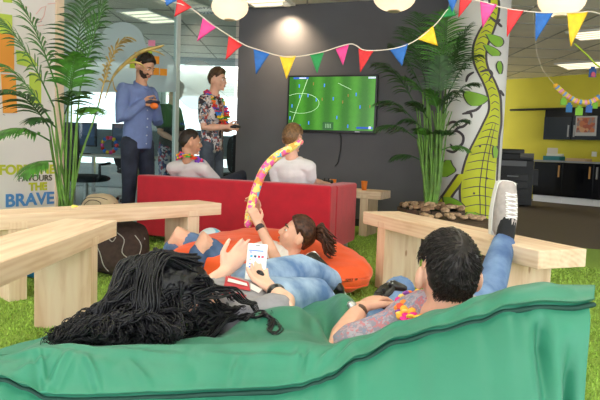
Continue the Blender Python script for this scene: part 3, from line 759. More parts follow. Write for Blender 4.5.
# ------------------------------------------------------------ palms
FR1=mat('palm_leaf_green',(66,118,40),.45,.25,18.); FR2=mat('palm_leaf_dark',(44,78,36),.5,.25,18.); FRB=mat('palm_leaf_browning',(176,150,84),.6,.2,16.); STEM=mat('palm_stem',(92,132,48),.5,.2,12.)
def frond(b,base,tip_dir,length,droop,nl,ll,lw,seed,twist=0):
    """arching rachis with paired leaflets"""
    rnd=random.Random(seed); d=V(tip_dir).normalized(); P=[V(base)]; T=[]
    n=22
    for i in range(n):
        t=i/n; dd=(d-Z*(droop*t*t*2.2)).normalized(); P.append(P[-1]+dd*(length/n)); T.append(dd)
    T.append(T[-1])
    b.tube(P,[.006*(1-.8*i/n)+.001 for i in range(n+1)],n=5,cap=False)
    for k in range(nl):
        t=.22+.78*(k+.5)/nl; i=min(n-1,int(t*n)); f=t*n-i; p=P[i].lerp(P[i+1],f); tg=T[i]
        sd=tg.cross(Z); sd=sd.normalized() if sd.length>.05 else V((1,0,0)); nm=sd.cross(tg).normalized()
        for s in(-1,1):
            L_=ll*(sin(pi*min(1,.18+.80*t))**.7)*rnd.uniform(.85,1.1)
            o=(tg*(.55+.5*t)+sd*s*(.9-.25*t)+nm*rnd.uniform(.05,.3)).normalized()
            W=(o.cross(nm)).normalized()
            q=p.copy(); vs=[]; m=5; oo=o.copy()
            for j in range(m+1):
                u=j/m; w=lw*(sin(pi*(.12+.86*u))**.8 if u<1 else 0.02)
                vs+=[q-W*w,q+nm*w*.25,q+W*w]
                oo=(oo-Z*(.16+rnd.uniform(0,.08))*(1 if L_>0 else 0)).normalized(); q=q+oo*(L_/m)
            fs=[]
            for j in range(m): a=3*j; fs+=[(a,a+1,a+4,a+3),(a+1,a+2,a+5,a+4)]
            b.add(vs,fs)
    return P
def palm(e,c,specs,m,seed,nl=25,lw=.0078):
    for k,(aim_x,aim_y,aY,bz,droop,mm) in enumerate(specs):
        # frond: stem rises from the pot, then arches over towards a place in the room
        tip=at(aim_x,aim_y,aY); rnd=random.Random(seed*50+k)
        base=V((c.x+rnd.uniform(-.05,.05),c.y+rnd.uniform(-.05,.05),c.z)); jz=bz
        mid=base.lerp(V((tip.x,tip.y,jz)),.28); mid.z=jz
        b=B(); b.tube([base,base.lerp(mid,.5)+V((rnd.uniform(-.015,.015),0,0)),mid],[.0115,.009,.006],n=6,sub=4)
        st=mk('stem',b,STEM,e,smooth=True)
        d=tip-mid; L_=d.length; 
        b=B(); q=d.normalized()+Z*droop*.75
        frond(b,mid,q,L_*1.08,droop,nl,L_*.36+.09,lw,seed*50+k)
        mk('frond',b,mm,e,smooth=True)
# left palm stands between the long bench and the white wall
pc=at(65,205,4.5); e=empty('potted_palm',(pc.x,pc.y,0),0,'tall green palm in front of the white lettered wall','palm','tall potted palms')
POT=mat('grey_planter',(110,108,104),.7,.05,10.)
mk('pot',B().lathe((pc.x,pc.y,0),[(.13,0),(.17,.36),(.155,.36),(.15,.32)],28),POT,e,smooth=False)
mk('soil',B().lathe((pc.x,pc.y,.30),[(.14,0),(.14,.02)],24),mat('potting_soil',(60,46,36),.95,.2,60.,.6,80.),e)
palm(e,V((pc.x,pc.y,.31)),[(5,22,4.3,1.15,.3,FR1),(22,4,4.5,1.3,.25,FR1),(104,4,4.5,1.3,.2,FR1),(-2,60,4.2,1.05,.4,FR1),(8,88,4.1,1.0,.4,FR2),(84,4,4.7,1.3,.2,FR2),
 (0,135,4.1,.9,.55,FR1),(30,120,4.2,1.0,.6,FR2),(96,108,4.3,1.05,.5,FR1),(26,178,4.2,.75,.6,FR1),(80,90,4.2,1.1,.5,FR2),(75,55,4.3,1.2,.3,FR1)],FR1,3,17,.0105)
b=B(); frond(b,at(99,103,4.6),at(112,62,4.6)-at(99,103,4.6)+V((0,0,.1)),.62,.55,16,.16,.011,77); mk('frond',b,FRB,e,smooth=True)
b=B(); b.tube([V((pc.x+.02,pc.y,.31)),at(80,160,4.55),at(92,125,4.6),at(99,103,4.6)],[.012,.009,.007,.006],n=6,sub=4); mk('stem',b,STEM,e,smooth=True)
b=B()
for P_,w in (([(105,98),(112,78),(124,64),(140,52),(158,47),(164,45)],.018),([(124,64),(134,62),(142,65),(146,70)],.01),([(150,50),(158,52),(165,56)],.008),([(112,78),(114,88),(117,92)],.01),([(107,82),(104,70),(108,64)],.016)):
    C=cat(P_,5); vs=[];fs=[]
    for i,(x,y) in enumerate(C):
        p=at(x,y,4.7); k=w*sin(pi*(.1+.88*i/(len(C)-1))); vs+=[p+V((0,.01,k)),p+V((0,-.004,0)),p+V((0,.01,-k))]
    for i in range(len(C)-1): a=3*i; fs+=[(a,a+1,a+4,a+3),(a+1,a+2,a+5,a+4)]
    b.add(vs,fs)
setp(mk('browning_leaf',b,FRB,e,smooth=True,solid=.002),'long half-browned leaf')
# right palm in a pallet planter with bark
qc=at(431,206,5.82); e2=empty('potted_palm',(qc.x,qc.y,0),0,'tall dark green palm in the pallet planter beside the painted column','palm','tall potted palms')
PAL=mat('dark_pallet_timber',(84,66,52),.8,.2,10.); BARK=[mat('bark_%d'%i,c,.9,.25,20.,.5,40.) for i,c in enumerate([(150,118,92),(182,152,122),(120,92,70)])]
pl=empty('pallet_planter',(qc.x,qc.y,0),0,'low round planter of dark pallet boards filled with bark, before the column','planter')
PR=.31
for k in range(16):
    a=2*pi*k/16; p=V((qc.x+PR*cos(a),qc.y+PR*sin(a),0)); mk('pallet_board',B().box(p+V((0,0,.19)),(.02,2*PR*sin(pi/16)*.94,.38),rotz(a)),PAL,pl,bevel=.003)
mk('liner',B().lathe((qc.x,qc.y,.01),[(PR-.015,0),(PR-.015,.36)],32),mat('black_liner',(30,28,28),.8),pl)
rnd=random.Random(5)
for k in range(64):
    a=rnd.uniform(0,6.28); r_=PR*.93*sqrt(rnd.random()); p=V((qc.x+r_*cos(a),qc.y+r_*sin(a),.385+.03*(1-r_/PR)+rnd.uniform(0,.02)))
    M_=Matrix.Rotation(rnd.uniform(0,3.1),3,'Z')@Matrix.Rotation(rnd.uniform(-.4,.4),3,'X')
    o=mk('bark_chunk',B().ball(p,(rnd.uniform(.035,.06),rnd.uniform(.025,.04),rnd.uniform(.016,.026)),M_,8,6,fn=lambda pp,q:q*(1+.25*noise.noise(pp*2.1+V((k,0,0))))),BARK[k%3],smooth=False)
    setp(o,'piece of rough bark in the round pallet planter','bark','bark pieces in the pallet planter')
palm(e2,V((qc.x,qc.y,.37)),[(380,60,5.8,1.35,.45,FR2),(378,100,5.7,1.2,.5,FR2),(376,128,5.7,1.05,.55,FR2),(395,45,5.9,1.5,.35,FR2),(420,18,6.2,1.6,.2,FR2),(445,16,6.1,1.6,.2,FR1),(466,28,5.9,1.55,.35,FR2),(476,52,5.8,1.5,.5,FR2),(474,80,5.8,1.3,.5,FR2),
 (466,118,5.8,1.1,.55,FR2),(468,150,5.7,.95,.55,FR1),(404,75,6.0,1.4,.45,FR1),(440,60,5.8,1.4,.4,FR2),(400,120,5.8,1.15,.6,FR2),(392,160,5.8,.85,.6,FR2),(452,90,5.8,1.3,.5,FR2),(430,90,5.75,1.3,.4,FR1),(412,100,5.75,1.25,.45,FR2),(456,40,6.0,1.55,.3,FR2),(408,30,6.1,1.55,.3,FR2),(420,128,5.7,1.05,.5,FR1),(444,130,5.7,1.05,.5,FR2)],FR2,9)
for k in range(14):
    rr=random.Random(k+400); a=V((qc.x+rr.uniform(-.06,.06),qc.y+rr.uniform(-.05,.05),.37)); mk('stem',B().tube([a,a+V((rr.uniform(-.04,.05),0,.4)),a+V((rr.uniform(-.14,.14),rr.uniform(-.05,.05),.95))],[.012,.01,.005],n=6,sub=4),STEM,e2,smooth=True)
# loose bark on a pallet in front of the planter
p=at(455,219,5.14); pd=empty('flat_pallet',(p.x,p.y,0),radians(-20),'low pallet of pale bark on the turf in front of the round planter','pallet')
for k in range(4): mk('pallet_board',B().box((0,-.18+.12*k,.34),(.62,.1,.03)),PAL,pd,local=True,bevel=.003)
for s in(-.28,0,.28): mk('pallet_block',B().box((s,0,.162),(.06,.44,.324)),PAL,pd,local=True)
for k in range(26):
    q=V((p.x+rnd.uniform(-.27,.27),p.y+rnd.uniform(-.12,.12),.374+rnd.uniform(0,.02)))
    o=mk('bark_chunk',B().ball(q,(rnd.uniform(.03,.055),rnd.uniform(.02,.035),.018),Matrix.Rotation(rnd.uniform(0,3),3,'Z'),8,6),BARK[1])
    setp(o,'pale piece of bark lying on the low pallet before the planter','bark','bark pieces on the low pallet')
# ------------------------------------------------------------ kitchen beyond
GBL=mat('gloss_black_laminate',(16,16,20),.12); HND=mat('wooden_bar_handle',(190,140,80),.4); WT=mat('grey_worktop',(150,152,156),.4)
ka=atan2(KD.y,KD.x)
def kp(a,b,z): q=KF+KD*a-KN*b; return V((q.x,q.y,z))     # a along the wall, b from the front towards the wall
labels=['gloss black base cabinet at the left end of the kitchen run, below the paper boxes','gloss black base cabinet second from the left in the kitchen run','gloss black base cabinet third from the left in the kitchen run','gloss black base cabinet fourth from the left, at the right picture edge','gloss black base cabinet last of the kitchen run, beyond the picture edge']
for i in range(5):
    w=.62; e=empty('base_cabinet',kp(i*w,0,0),ka,labels[i],'cabinet','gloss black kitchen base cabinets')
    mk('body',B().box((w/2,.31,.49),(w-.006,.58,.7)),GBL,e,local=True)
    d=mk('door',B().box((w/2,-.0,.49),(w-.012,.02,.69)),GBL,e,local=True,bevel=.003)
    mk('handle',B().box((w-.07 if i<2 else .07,-.022,.66),(.03,.02,.24)),HND if i!=2 else STEEL,d,local=True)
    mk('plinth',B().box((w/2,.05,.07),(w-.004,.02,.138)),mat('white_plinth',(240,241,243),.4),e,local=True)
q=kp(0,0,0); wt=empty('worktop',kp(0,0,.845),ka,'long grey worktop over the black base cabinets','worktop')
mk('top',B().box((1.56,.27,.018),(3.16,.62,.035)),WT,wt,local=True)
wl_=['gloss black wall cabinet on the left, reflecting two dark blobs','gloss black wall cabinet with the framed picture','gloss black wall cabinet at the right picture edge']
for i in range(3):
    w=.6; e=empty('wall_cabinet',kp(.02+i*w,.27,1.32),ka,wl_[i],'cabinet','gloss black wall cabinets')
    mk('body',B().box((w/2,.17,.32),(w-.006,.30,.64)),GBL,e,local=True)
    d=mk('door',B().box((w/2,.0,.24),(w-.02,.02,.47)),mat('gloss_grey_glass',(44,50,58),.12),e,local=True)
    mk('handle',B().box((.06 if i else w-.06,-.02,.18),(.025,.02,.24)),STEEL,d,local=True)
mk_p=empty('framed_picture',kp(.02+.6+.14,.24,1.40),ka,'small framed orange and grey picture on the black wall cabinet','picture')
mk('frame',B().box((.16,0,.2),(.42,.02,.40)),mat('pale_frame',(190,190,190),.5),mk_p,local=True)
mk('print',B().box((.16,-.012,.22),(.36,.006,.30)),mat_cells('orange_print',[(196,120,80),(170,90,70),(150,130,130),(210,160,120)],14,.5),mk_p,local=True)
rail=B().tube([kp(-.9,.5,1.985),kp(3,.5,1.985)],.025,n=8); setp(mk('wall_rail',rail,BLK),'black rail along the lime wall above the wall cabinets','rail')
# things on the worktop
def kbox(nm,a,b,w,d,h,c,label,cat,rz=0,z=.881):
    e=mk(nm,B().box((0,0,h/2),(w,d,h)),mat(nm+'_m%d%d%d'%c,c,.6),origin=(0,0,0),bevel=.004); e.location=kp(a,b,z); e.rotation_euler=(0,0,ka+rz); setp(e,label,cat); return e
kbox('storage_box',.28,.3,.36,.26,.09,(40,120,128),'teal box at the left end of the kitchen worktop','box')
kbox('paper_stack',.30,.3,.30,.22,.05,(226,222,210),'stack of white papers lying on the teal box','papers',.2,.972)
kbox('cardboard_tray',.80,.3,.42,.26,.06,(190,160,120),'flat cardboard tray beside the teal box','tray',-.1)
kbox('paper_stack',.22,.33,.2,.16,.12,(214,206,190),'crumpled pale paper standing behind the white papers','papers',.5,1.024)
kbox('wall_switch',.98,.598,.1,.02,.1,(235,235,225),'white socket plate on the lime wall above the worktop','socket',0,.99)
kbox('microwave_oven',1.95,.3,.34,.3,.2,(120,150,165),'grey-blue boxy appliance on the worktop at the right edge','appliance')
# printer
pp=at(513,200,11.6); prt=empty('office_printer',(pp.x,pp.y,0),radians(-20),'black office copier with scanner lid beside the painted column','printer')
DG=mat('charcoal_plastic',(36,38,42),.45); MG=mat('mid_grey_plastic',(120,122,126),.5)
mk('body',B().box((0,0,.44),(.66,.62,.84)),DG,prt,local=True,bevel=.012)
for k in range(4):
    t=mk('paper_tray',B().box((-.03,-.315,.12+k*.14),(.54,.02,.125)),BLK,prt,local=True,bevel=.004); mk('tray_handle',B().box((-.03,-.33,.14+k*.14),(.2,.015,.025)),MG,t,local=True)
mk('output_bay',B().box((-.05,-.30,.80),(.5,.03,.1)),MG,prt,local=True)
mk('scanner_lid',B().box((0,.02,.92),(.64,.58,.12)),DG,prt,local=True,bevel=.015)
mk('document_feeder',B().box((-.08,.05,1.02),(.46,.42,.10)),BLK,prt,local=True,bevel=.02)
mk('control_panel',B().box((.2,-.30,.95),(.24,.14,.03),Matrix.Rotation(.5,3,'X')),MG,prt,local=True)
mk('side_tray',B().box((.37,-.02,.55),(.10,.42,.3)),DG,prt,local=True,bevel=.01)
# ------------------------------------------------------------ office beyond the glass
DESK=mat('pale_desk',(208,204,196),.5); CHB=mat('black_mesh_fabric',(30,32,38),.8)
def desk(x,y,a,label):
    e=empty('office_desk',(x,y,0),a,label,'desk','office desks behind the glass')
    mk('desk_top',B().box((0,0,.72),(1.6,.8,.03)),DESK,e,local=True)
    for s in(-.72,.72):
        for t in(-.34,.34): mk('leg',B().box((s,t,.352),(.05,.05,.704)),STEEL,e,local=True)
    mk('screen_divider',B().box((0,.4,.9),(1.5,.03,.4)),mat('grey_divider',(150,165,175),.8),e,local=True)
def monitor(x,y,z,a,label):
    e=empty('computer_monitor',(x,y,z),a,label,'monitor','computer monitors on the desks')
    mk('stand',B().box((0,.04,.06),(.05,.04,.12)).box((0,.03,.006),(.22,.16,.012)),BLK,e,local=True)
    mk('casing',B().box((0,0,.27),(.54,.035,.33)),BLK,e,local=True)
    mk('screen',B().box((0,-.02,.27),(.5,.004,.29)),mat('dim_screen',(40,60,90),.2,emit=.15),e,local=True)
def ochair(x,y,a,label):
    e=empty('office_chair',(x,y,0),a,label,'chair','black office chairs behind the glass')
    mk('seat',B().ball((0,0,.47),(.25,.25,.05),seg=20,rings=8,fn=lambda p,q:V((sup(p.x,.6)*.25,sup(p.y,.6)*.25,q.z))),CHB,e,local=True,smooth=True)
    mk('backrest',B().ball((0,.25,.80),(.22,.045,.3),seg=20,rings=12,fn=lambda p,q:V((sup(p.x,.6)*.22,q.y+.05*p.x*p.x,sup(p.z,.7)*.3))),CHB,e,local=True,smooth=True)
    mk('column',B().lathe((0,0,.09),[(.03,0),(.03,.34)],12),STEEL,e,local=True)
    mk('back_post',B().tube([(0,.1,.44),(0,.27,.46),(0,.29,.6)],.018,n=8),BLK,e,local=True)
    for s in(-.27,.27): mk('armrest',B().tube([(s*.8,.05,.45),(s,.03,.5),(s,.03,.64),(s,-.12,.66)],.018,n=8),BLK,e,local=True)
    for k in range(5):
        w=2*pi*k/5; l=mk('foot',B().tube([(0,0,.1),(.28*cos(w),.28*sin(w),.07)],.02,n=8),STEEL,e,local=True); mk('castor',B().ball((.29*cos(w),.29*sin(w),.03),.03,seg=10,rings=6),BLK,l,local=True)
d0=at(103,160,8.4)
desk(d0.x,8.4,radians(-15),'office desk behind the glass beside the left palm, nearest'); desk(-3.2,10.5,radians(-15),'office desk in the middle behind the glass'); desk(-1.2,10.2,radians(-15),'office desk behind the glass left of the dark wall'); desk(-4.9,8.9,radians(-15),'office desk farthest left behind the white wall')
monitor(d0.x-.35,8.45,.7355,radians(-15),'black computer monitor on the nearest desk, left one'); monitor(d0.x+.4,8.3,.7355,radians(-15),'black computer monitor on the nearest desk, right one')
monitor(-1.6,10.2,.7355,radians(-10),'black computer monitor behind the floral-shirted man'); monitor(-2.9,10.5,.7355,radians(-10),'black computer monitor on the middle desk'); monitor(-.75,10.1,.7355,radians(-10),'black computer monitor nearest the dark wall')
c0=at(86,168,7.2); ochair(c0.x,7.2,radians(150),'black office chair behind the glass right of the left palm')
ochair(-2.6,9.4,radians(170),'black office chair at the middle desk'); ochair(-1.0,9.2,radians(200),'black office chair behind the glass near the dark wall'); ochair(-1.35,7.95,radians(120),'black office chair behind the glass beside the bearded man')
b=B()
lp=V((d0.x+.15,8.15,.7355)); lamp=empty('party_lei',lp,0,'colourful flower lei lying on the desk behind the glass','lei')
for k in range(14):
    a=2*pi*k/14; mk('flower',B().ball(lp+V((.1*cos(a),.05,.135+.1*sin(a))),.028,seg=8,rings=5),mat('lei_%d'%(k%4),[(230,60,60),(60,120,220),(240,200,40),(230,70,160)][k%4],.7),lamp)
# ------------------------------------------------------------ people
def mat_skin(name,c):
    m=mat(name,c,.5,.05,14.,.06,120.); b=m.node_tree.nodes['Principled BSDF']
    b.inputs['Subsurface Weight'].default_value=.12; b.inputs['Subsurface Radius'].default_value=(.012,.005,.003); return m
SK1=mat_skin('skin_light',(226,172,148)); SK2=mat_skin('skin_tan',(206,152,124)); SK3=mat_skin('skin_fair',(236,188,164))
EYEW=mat('eye_white',(235,232,228),.2); IRIS=mat('dark_iris',(40,28,22),.2); LIP=mat('lip_rose',(190,106,98),.45)
def frame(f,u):
    f=V(f).normalized(); u=V(u); u=(u-f*u.dot(f)).normalized(); r=f.cross(u); return Matrix((r,f,u)).transposed()
def headfn(p,q):
    x,y,z=q
    if p.z<0:
        t=-p.z; x*=1-.30*t*t-.06*t
        y=y*(1-.50*t) if y<0 else y*(1-.12*t)+.016*t
    else:
        if y<0: y*=1.03
        x*=1+.04*p.z
    if p.y>.55: y*=.965
    return V((x,y,z))
HR=(.073,.096,.118)
def add_head(b,c,R,s):
    b.ball(c,[k*s for k in HR],None,28,20,fn=lambda p,q:R@(headfn(p,q/s)*s))
    L=lambda x,y,z:V(c)+R@V((x*s,y*s,z*s))
    b.tube([L(0,.086,.018),L(0,.098,-.008),L(0,.106,-.028)],[.009*s,.011*s,.014*s],n=8)
    b.ball(L(0,.098,-.034),(.018*s,.010*s,.009*s),R,10,8)
    for e in(-1,1):
        b.ball(L(e*.083,-.012,-.010),(.015*s,.024*s,.036*s),R@Matrix.Rotation(e*.35,3,'Z'),12,8)
        b.ball(L(e*.043,.068,-.03),(.022*s,.02*s,.022*s),R,10,8)
        b.ball(L(e*.03,.084,.022),(.02*s,.008*s,.007*s),R,8,6)
    b.ball(L(0,.082,-.062),(.024*s,.014*s,.016*s),R,10,8); b.ball(L(0,.074,-.1),(.022*s,.016*s,.014*s),R,10,8)
def face_bits(par,c,R,s,brow=(50,36,28)):
    L=lambda x,y,z:V(c)+R@V((x*s,y*s,z*s))
    for e in(-1,1):
        k=mk('eye',B().ball(L(e*.031,.081,.004),(.0115*s,.009*s,.0062*s),R,12,8),EYEW,par,smooth=True)
        mk('iris',B().ball(L(e*.031,.0895,.004),(.0058*s,.003*s,.0052*s),R,10,6),IRIS,k,smooth=True)
        mk('eyebrow',B().tube([L(e*.014,.094,.024),L(e*.032,.092,.03),L(e*.05,.078,.025)],[.003*s,.0042*s,.002*s],n=6),mat('brow_%d'%brow[0],brow,.8),par,smooth=True)
    mk('lips',B().ball(L(0,.0955,-.062),(.021*s,.006*s,.007*s),R,12,6),LIP,par,smooth=True)
def hand(b,w,d,n,t,s=1.,curl=.7,sp=.0,th=.5):
    """w wrist, d finger direction, n palm normal (fingers close towards it), t thumb side"""
    w=V(w);d=V(d).normalized(); n=V(n); n=(n-d*n.dot(d)).normalized(); t0=d.cross(n); t=t0 if t0.dot(V(t))>0 else -t0
    b.tube([w-d*.01,w+d*.03*s,w+d*.06*s,w+d*.085*s],[(.026*s,.019*s),(.034*s,.017*s),(.040*s,.016*s),(.038*s,.012*s)],side=t,n=14)
    for o,l,a in((.029,.070,.06),(.0098,.079,.02),(-.0098,.073,-.02),(-.0285,.057,-.07)):
        p=w+d*(.078 if abs(o)<.02 else .070)*s+t*o*s; ang=curl*.45; dd=d
        pts=[p-d*.018*s,p]; r=[.0098*s,.0095*s]
        for k,f in enumerate((.45,.32,.25)):
            q=(d*cos(ang)+n*sin(ang)+t*(a+sp*o*20)).normalized(); p=p+q*l*f*s; pts.append(p); r.append((.0088,.0082,.0070)[k]*s); ang+=curl*(.75,.6,.4)[k]
        b.tube(pts,r,n=8)
    p=w+d*.022*s+t*.026*s; q=(t*.75+d*.62+n*.35*th).normalized(); a=p+q*.038*s; q2=(t*.25+d*.85+n*.7*th).normalized(); c=a+q2*.032*s; e=c+(q2+n*.3*th).normalized()*.024*s
    b.tube([p-q*.02*s,p,a,c,e],[.015*s,.0155*s,.0112*s,.0102*s,.008*s],n=8)
def limb(b,a,m,e,ra,n=12): 
    a,m,e=V(a),V(m),V(e); b.tube([a,a.lerp(m,.5),m,m.lerp(e,.3),m.lerp(e,.65),e],ra,n=n)
class Human: pass
def human(label,J,skin,s=1.,shirt=None,sleeve='short',pants=None,hairfn=None,female=False,group=None,base=None,voxel=.0065,knee_rip=False,shirt_hem=.0,brow=(50,36,28),neckopen=.0,headk=1.):
    b=B(); R=frame(J['f'],J.get('up',Z)); c=V(J['head']); nk=V(J['neck']); ch=V(J['chest']); pel=V(J['pel'])
    sd=(V(J['shR'])-V(J['shL'])).normalized()
    hsd=(V(J['hipR'])-V(J['hipL'])).normalized()
    wst=V(J.get('waist',ch.lerp(pel,.58)))
    hs=s*headk; add_head(b,c,R,hs)
    nb=c+R@V((0,-.022,-.055))*s
    b.tube([nb,nb.lerp(nk,.5),nk,nk.lerp(ch,.3)],[.054*s,.052*s,.058*s,.06*s] if not female else [.046*s,.044*s,.05*s,.055*s],n=14)
    W=.86 if female else 1.
    def torso(bb,g,lo=0.):
        P=[nk.lerp(ch,.12),nk.lerp(ch,.42),ch,ch.lerp(wst,.55),wst,wst.lerp(pel,.6),pel+(pel-wst)*lo]
        r=[(.085,.06),(.155,.085),(.165*(.97 if female else 1),.108),(.150,.10),(.140*(.93 if female else 1),.095),(.150,.105),(.155,.105)]
        bb.tube(P,[((x*W*s+g),(y*s+g)) for x,y in r],side=sd,n=20,sub=3,ck=.25 if g>0 else 1)
    torso(b,-.010)
    for k in 'LR':
        sh,el,wr=V(J['sh'+k]),V(J['el'+k]),V(J['wr'+k])
        rr=[.052,.046,.038,.040,.034,.026]; rr=[x*s*(.84 if female else 1) for x in rr]
        b.tube([ch.lerp(nk,.55).lerp(sh,.35),sh],[.07*s,.054*s],n=12)
        limb(b,sh,el,wr,rr)
        h=J.get('hand'+k)
        if h: hand(b,wr,h['d'],h['n'],h['t'],s*(.92 if female else 1),h.get('c',.7),h.get('sp',0),h.get('th',.5))
        hp,kn,an=V(J['hip'+k]),V(J['kn'+k]),V(J['an'+k])
        kr=.058*s
        limb(b,hp,kn,an,[.078*s,.068*s,kr if not knee_rip else .082*s,.060*s,.048*s,.036*s])
    org=base if base is not None else V((pel.x,pel.y,0))
    o=fused('person',b,skin,voxel,origin=org,smooth=3,sfac=.45); setp(o,label,'person',group)
    face_bits(o,c,R,hs,brow)
    if shirt:
        q=B(); torso(q,.013,shirt_hem)
        for k in 'LR':
            sh,el,wr=V(J['sh'+k]),V(J['el'+k]),V(J['wr'+k])
            q.tube([ch.lerp(nk,.55).lerp(sh,.3),sh],[.075*s,.063*s],n=14)
            if sleeve=='short': q.tube([sh,sh.lerp(el,.4),sh.lerp(el,.72)],[.061*s,.059*s,.060*s],n=14)
            elif sleeve=='long': limb(q,sh,el,wr,[.068*s,.062*s,.055*s,.054*s,.047*s,.041*s],14)
            elif sleeve=='rolled': limb(q,sh,el,el.lerp(wr,.55),[.068*s,.062*s,.055*s,.054*s,.05*s,.05*s],14)
        for p_ in q.v: p_+=V((noise.noise(p_*9),noise.noise(p_*9+V((5,0,0))),noise.noise(p_*9+V((0,7,0)))))*.006
        fused('shirt',q,shirt,.0085,o,smooth=2)
        if sleeve!='none' and neckopen:
            pass
    if pants:
        q=B(); q.tube([pel.lerp(wst,.45),pel,pel+(pel-wst)*.3],[(.150*W*s+.012,.108*s),(.162*s*(.97 if female else 1),.118*s),(.14*s,.10*s)],side=hsd,n=18)
        for k in 'LR':
            hp,kn,an=V(J['hip'+k]),V(J['kn'+k]),V(J['an'+k]); kr=.068*s
            if knee_rip:
                q.tube([hp,hp.lerp(kn,.5),hp.lerp(kn,.80)],[.094*s,.084*s,.076*s],n=14); q.tube([kn.lerp(an,.2),kn.lerp(an,.5),an],[.064*s,.06*s,.05*s],n=14)
                q.tube([hp.lerp(kn,.8),kn-V((0,0,.03)),kn.lerp(an,.3)],[.06*s,.055*s,.055*s],n=12)
            else: limb(q,hp,kn,an,[.095*s,.083*s,kr,.064*s,.060*s,.054*s],14)
        for p_ in q.v: p_+=V((noise.noise(p_*11),noise.noise(p_*11+V((5,0,0))),noise.noise(p_*11+V((0,7,0)))))*.005
        fused('trousers',q,pants,.009,o,smooth=2)
    o_={'o':o,'c':c,'R':R,'s':hs}
    return o_
def short_hair(h,m,top=1.0,thick=.016,seed=0,back=-.48,front=.60,rough=.006,side=.08):
    c,R,s=h['c'],h['R'],h['s']
    def th(p):
        pts=[(-1,back),(-.45,back*.75),(-.1,side),(.35,front*.47),(.75,front),(1,front+.03)]
        for (a,x),(d,y) in zip(pts,pts[1:]):
            if p.y<=d: return x+(y-x)*(p.y-a)/(d-a)
        return front
    def fn(p,q):
        g=(p.z-th(p)-(.6*max(0,abs(p.x)-.45) if p.y<.1 and back>-.8 else 0))/.12; g=max(0,min(1,g)); g=g*g*(3-2*g)
        r=headfn(p,q/s)*s; n=fbm(p+V((seed,0,0)),6.)*rough+fbm(p+V((seed,3,0)),15.)*rough*.5
        k=thick*(1+.7*max(0,p.z)*top)
        return R@(r*(.93+.07*g)+V((p.x,p.y,p.z))*(k+n)*g)
    return mk('hair',B().ball(c,[k*s for k in HR],None,72,52,fn=fn),m,h['o'],smooth=True)
def shoe(parent,an,d,u,mu,ms,L=.27,w=.048,laces=None,nm='shoe'):
    """an ankle joint, d toe direction, u shin side"""
    d=V(d).normalized(); u=V(u); u=(u-d*u.dot(d)).normalized(); r=d.cross(u); A=V(an)
    P=lambda x,y,z:A+r*x+d*y+u*z
    def prof(t): return w*(.72+.45*sin(pi*min(1,t*.9+.12))**1.2) if t<.9 else w*.8
    b=B(); rows=[]
    for i in range(15):
        t=i/14; y=-.075+t*L; ww=w*(.70+.36*sin(pi*(t*.78+.13)))*(1 if .06<t<.95 else .72)
        h=.085*(1-t)**.9+.028+.018*sin(pi*t); h=h*(.75 if t>.96 else 1)
        rows.append([P(ww*cos(a),y,-.085+.022+max(0,sin(a))**.8*h) for a in [pi*k/12 for k in range(13)]])
    vs=[p for R_ in rows for p in R_]; fs=[]
    for i in range(14):
        for k in range(12): a=i*13+k; fs.append((a,a+1,a+14,a+13))
        fs.append((i*13,i*13+13,i*13+25,i*13+12))
    fs.append(tuple(range(13))); fs.append(tuple(range(14*13,15*13))[::-1]); b.add(vs,fs)
    sh=mk(nm,b,mu,parent,smooth=True)
    b=B(); ring=[]
    for i in range(36):
        a=2*pi*i/36; t=.5-.5*cos(a); y=-.082+t*(L+.014); ww=(w*1.07)*(.72+.36*sin(pi*(t*.78+.13)))*min(1,(sin(a)**2*9)**.5 if 1 else 1); ring.append(P(ww*(1 if sin(a)>=0 else -1),y,-.094))
    b.prism(ring,u*.034); mk('sole',b,ms,sh)
    if laces:
        b=B()
        for k in range(6):
            y=.02+k*.022; z=-.085+.022+.085*(1-(y+.075)/L)**.9+.028+.018*sin(pi*(y+.075)/L)+.002
            b.tube([P(-.026,y-.006,z-.008),P(0,y,z+.001),P(.026,y+.006,z-.008)],.0042,n=6); b.tube([P(.026,y-.006,z-.008),P(0,y,z),P(-.026,y+.006,z-.008)],.0036,n=6)
        mk('laces',b,laces,sh,smooth=True)
    return sh
def controller(p,f,u,label,c=(24,24,28),s=1.):
    R=frame(f,u); p=V(p); e=empty('game_controller',p,0,label,'game controller'); m=mat('pad_%d'%c[0],c,.35)
    b=B(); b.ball(p,(.062*s,.032*s,.017*s),R,18,10)
    for k in(-1,1): b.tube([p+R@V((k*.045*s,-.005*s,0)),p+R@V((k*.062*s,-.045*s,-.008*s))],[.022*s,.014*s],n=10)
    mk('shell',b,m,e,smooth=True)
    for k,(x,y) in enumerate([(-.02,-.012),(.02,-.012)]): mk('thumbstick',B().tube([p+R@V((x*s,y*s,.012*s)),p+R@V((x*s,y*s,.026*s))],[.006*s,.008*s],n=8),BLK,e,smooth=True)
    b=B()
    for x,y in((.038,.006),(.05,-.002),(.026,.0),(.038,-.01)): b.ball(p+R@V((x*s,y*s,.0165*s)),.004*s,seg=8,rings=6)
    mk('button',b,mat('pale_button',(200,200,196),.4),e); b=B(); b.box(p+R@V((-.04*s,.002*s,.016*s)),(.018*s,.006*s,.004*s),R); b.box(p+R@V((-.04*s,.002*s,.016*s)),(.006*s,.018*s,.004*s),R); mk('direction_pad',b,BLK,e)
    return e
LEIC=[(236,60,120),(250,200,40),(245,120,40),(120,60,190),(40,120,210),(60,170,70),(230,50,50)]
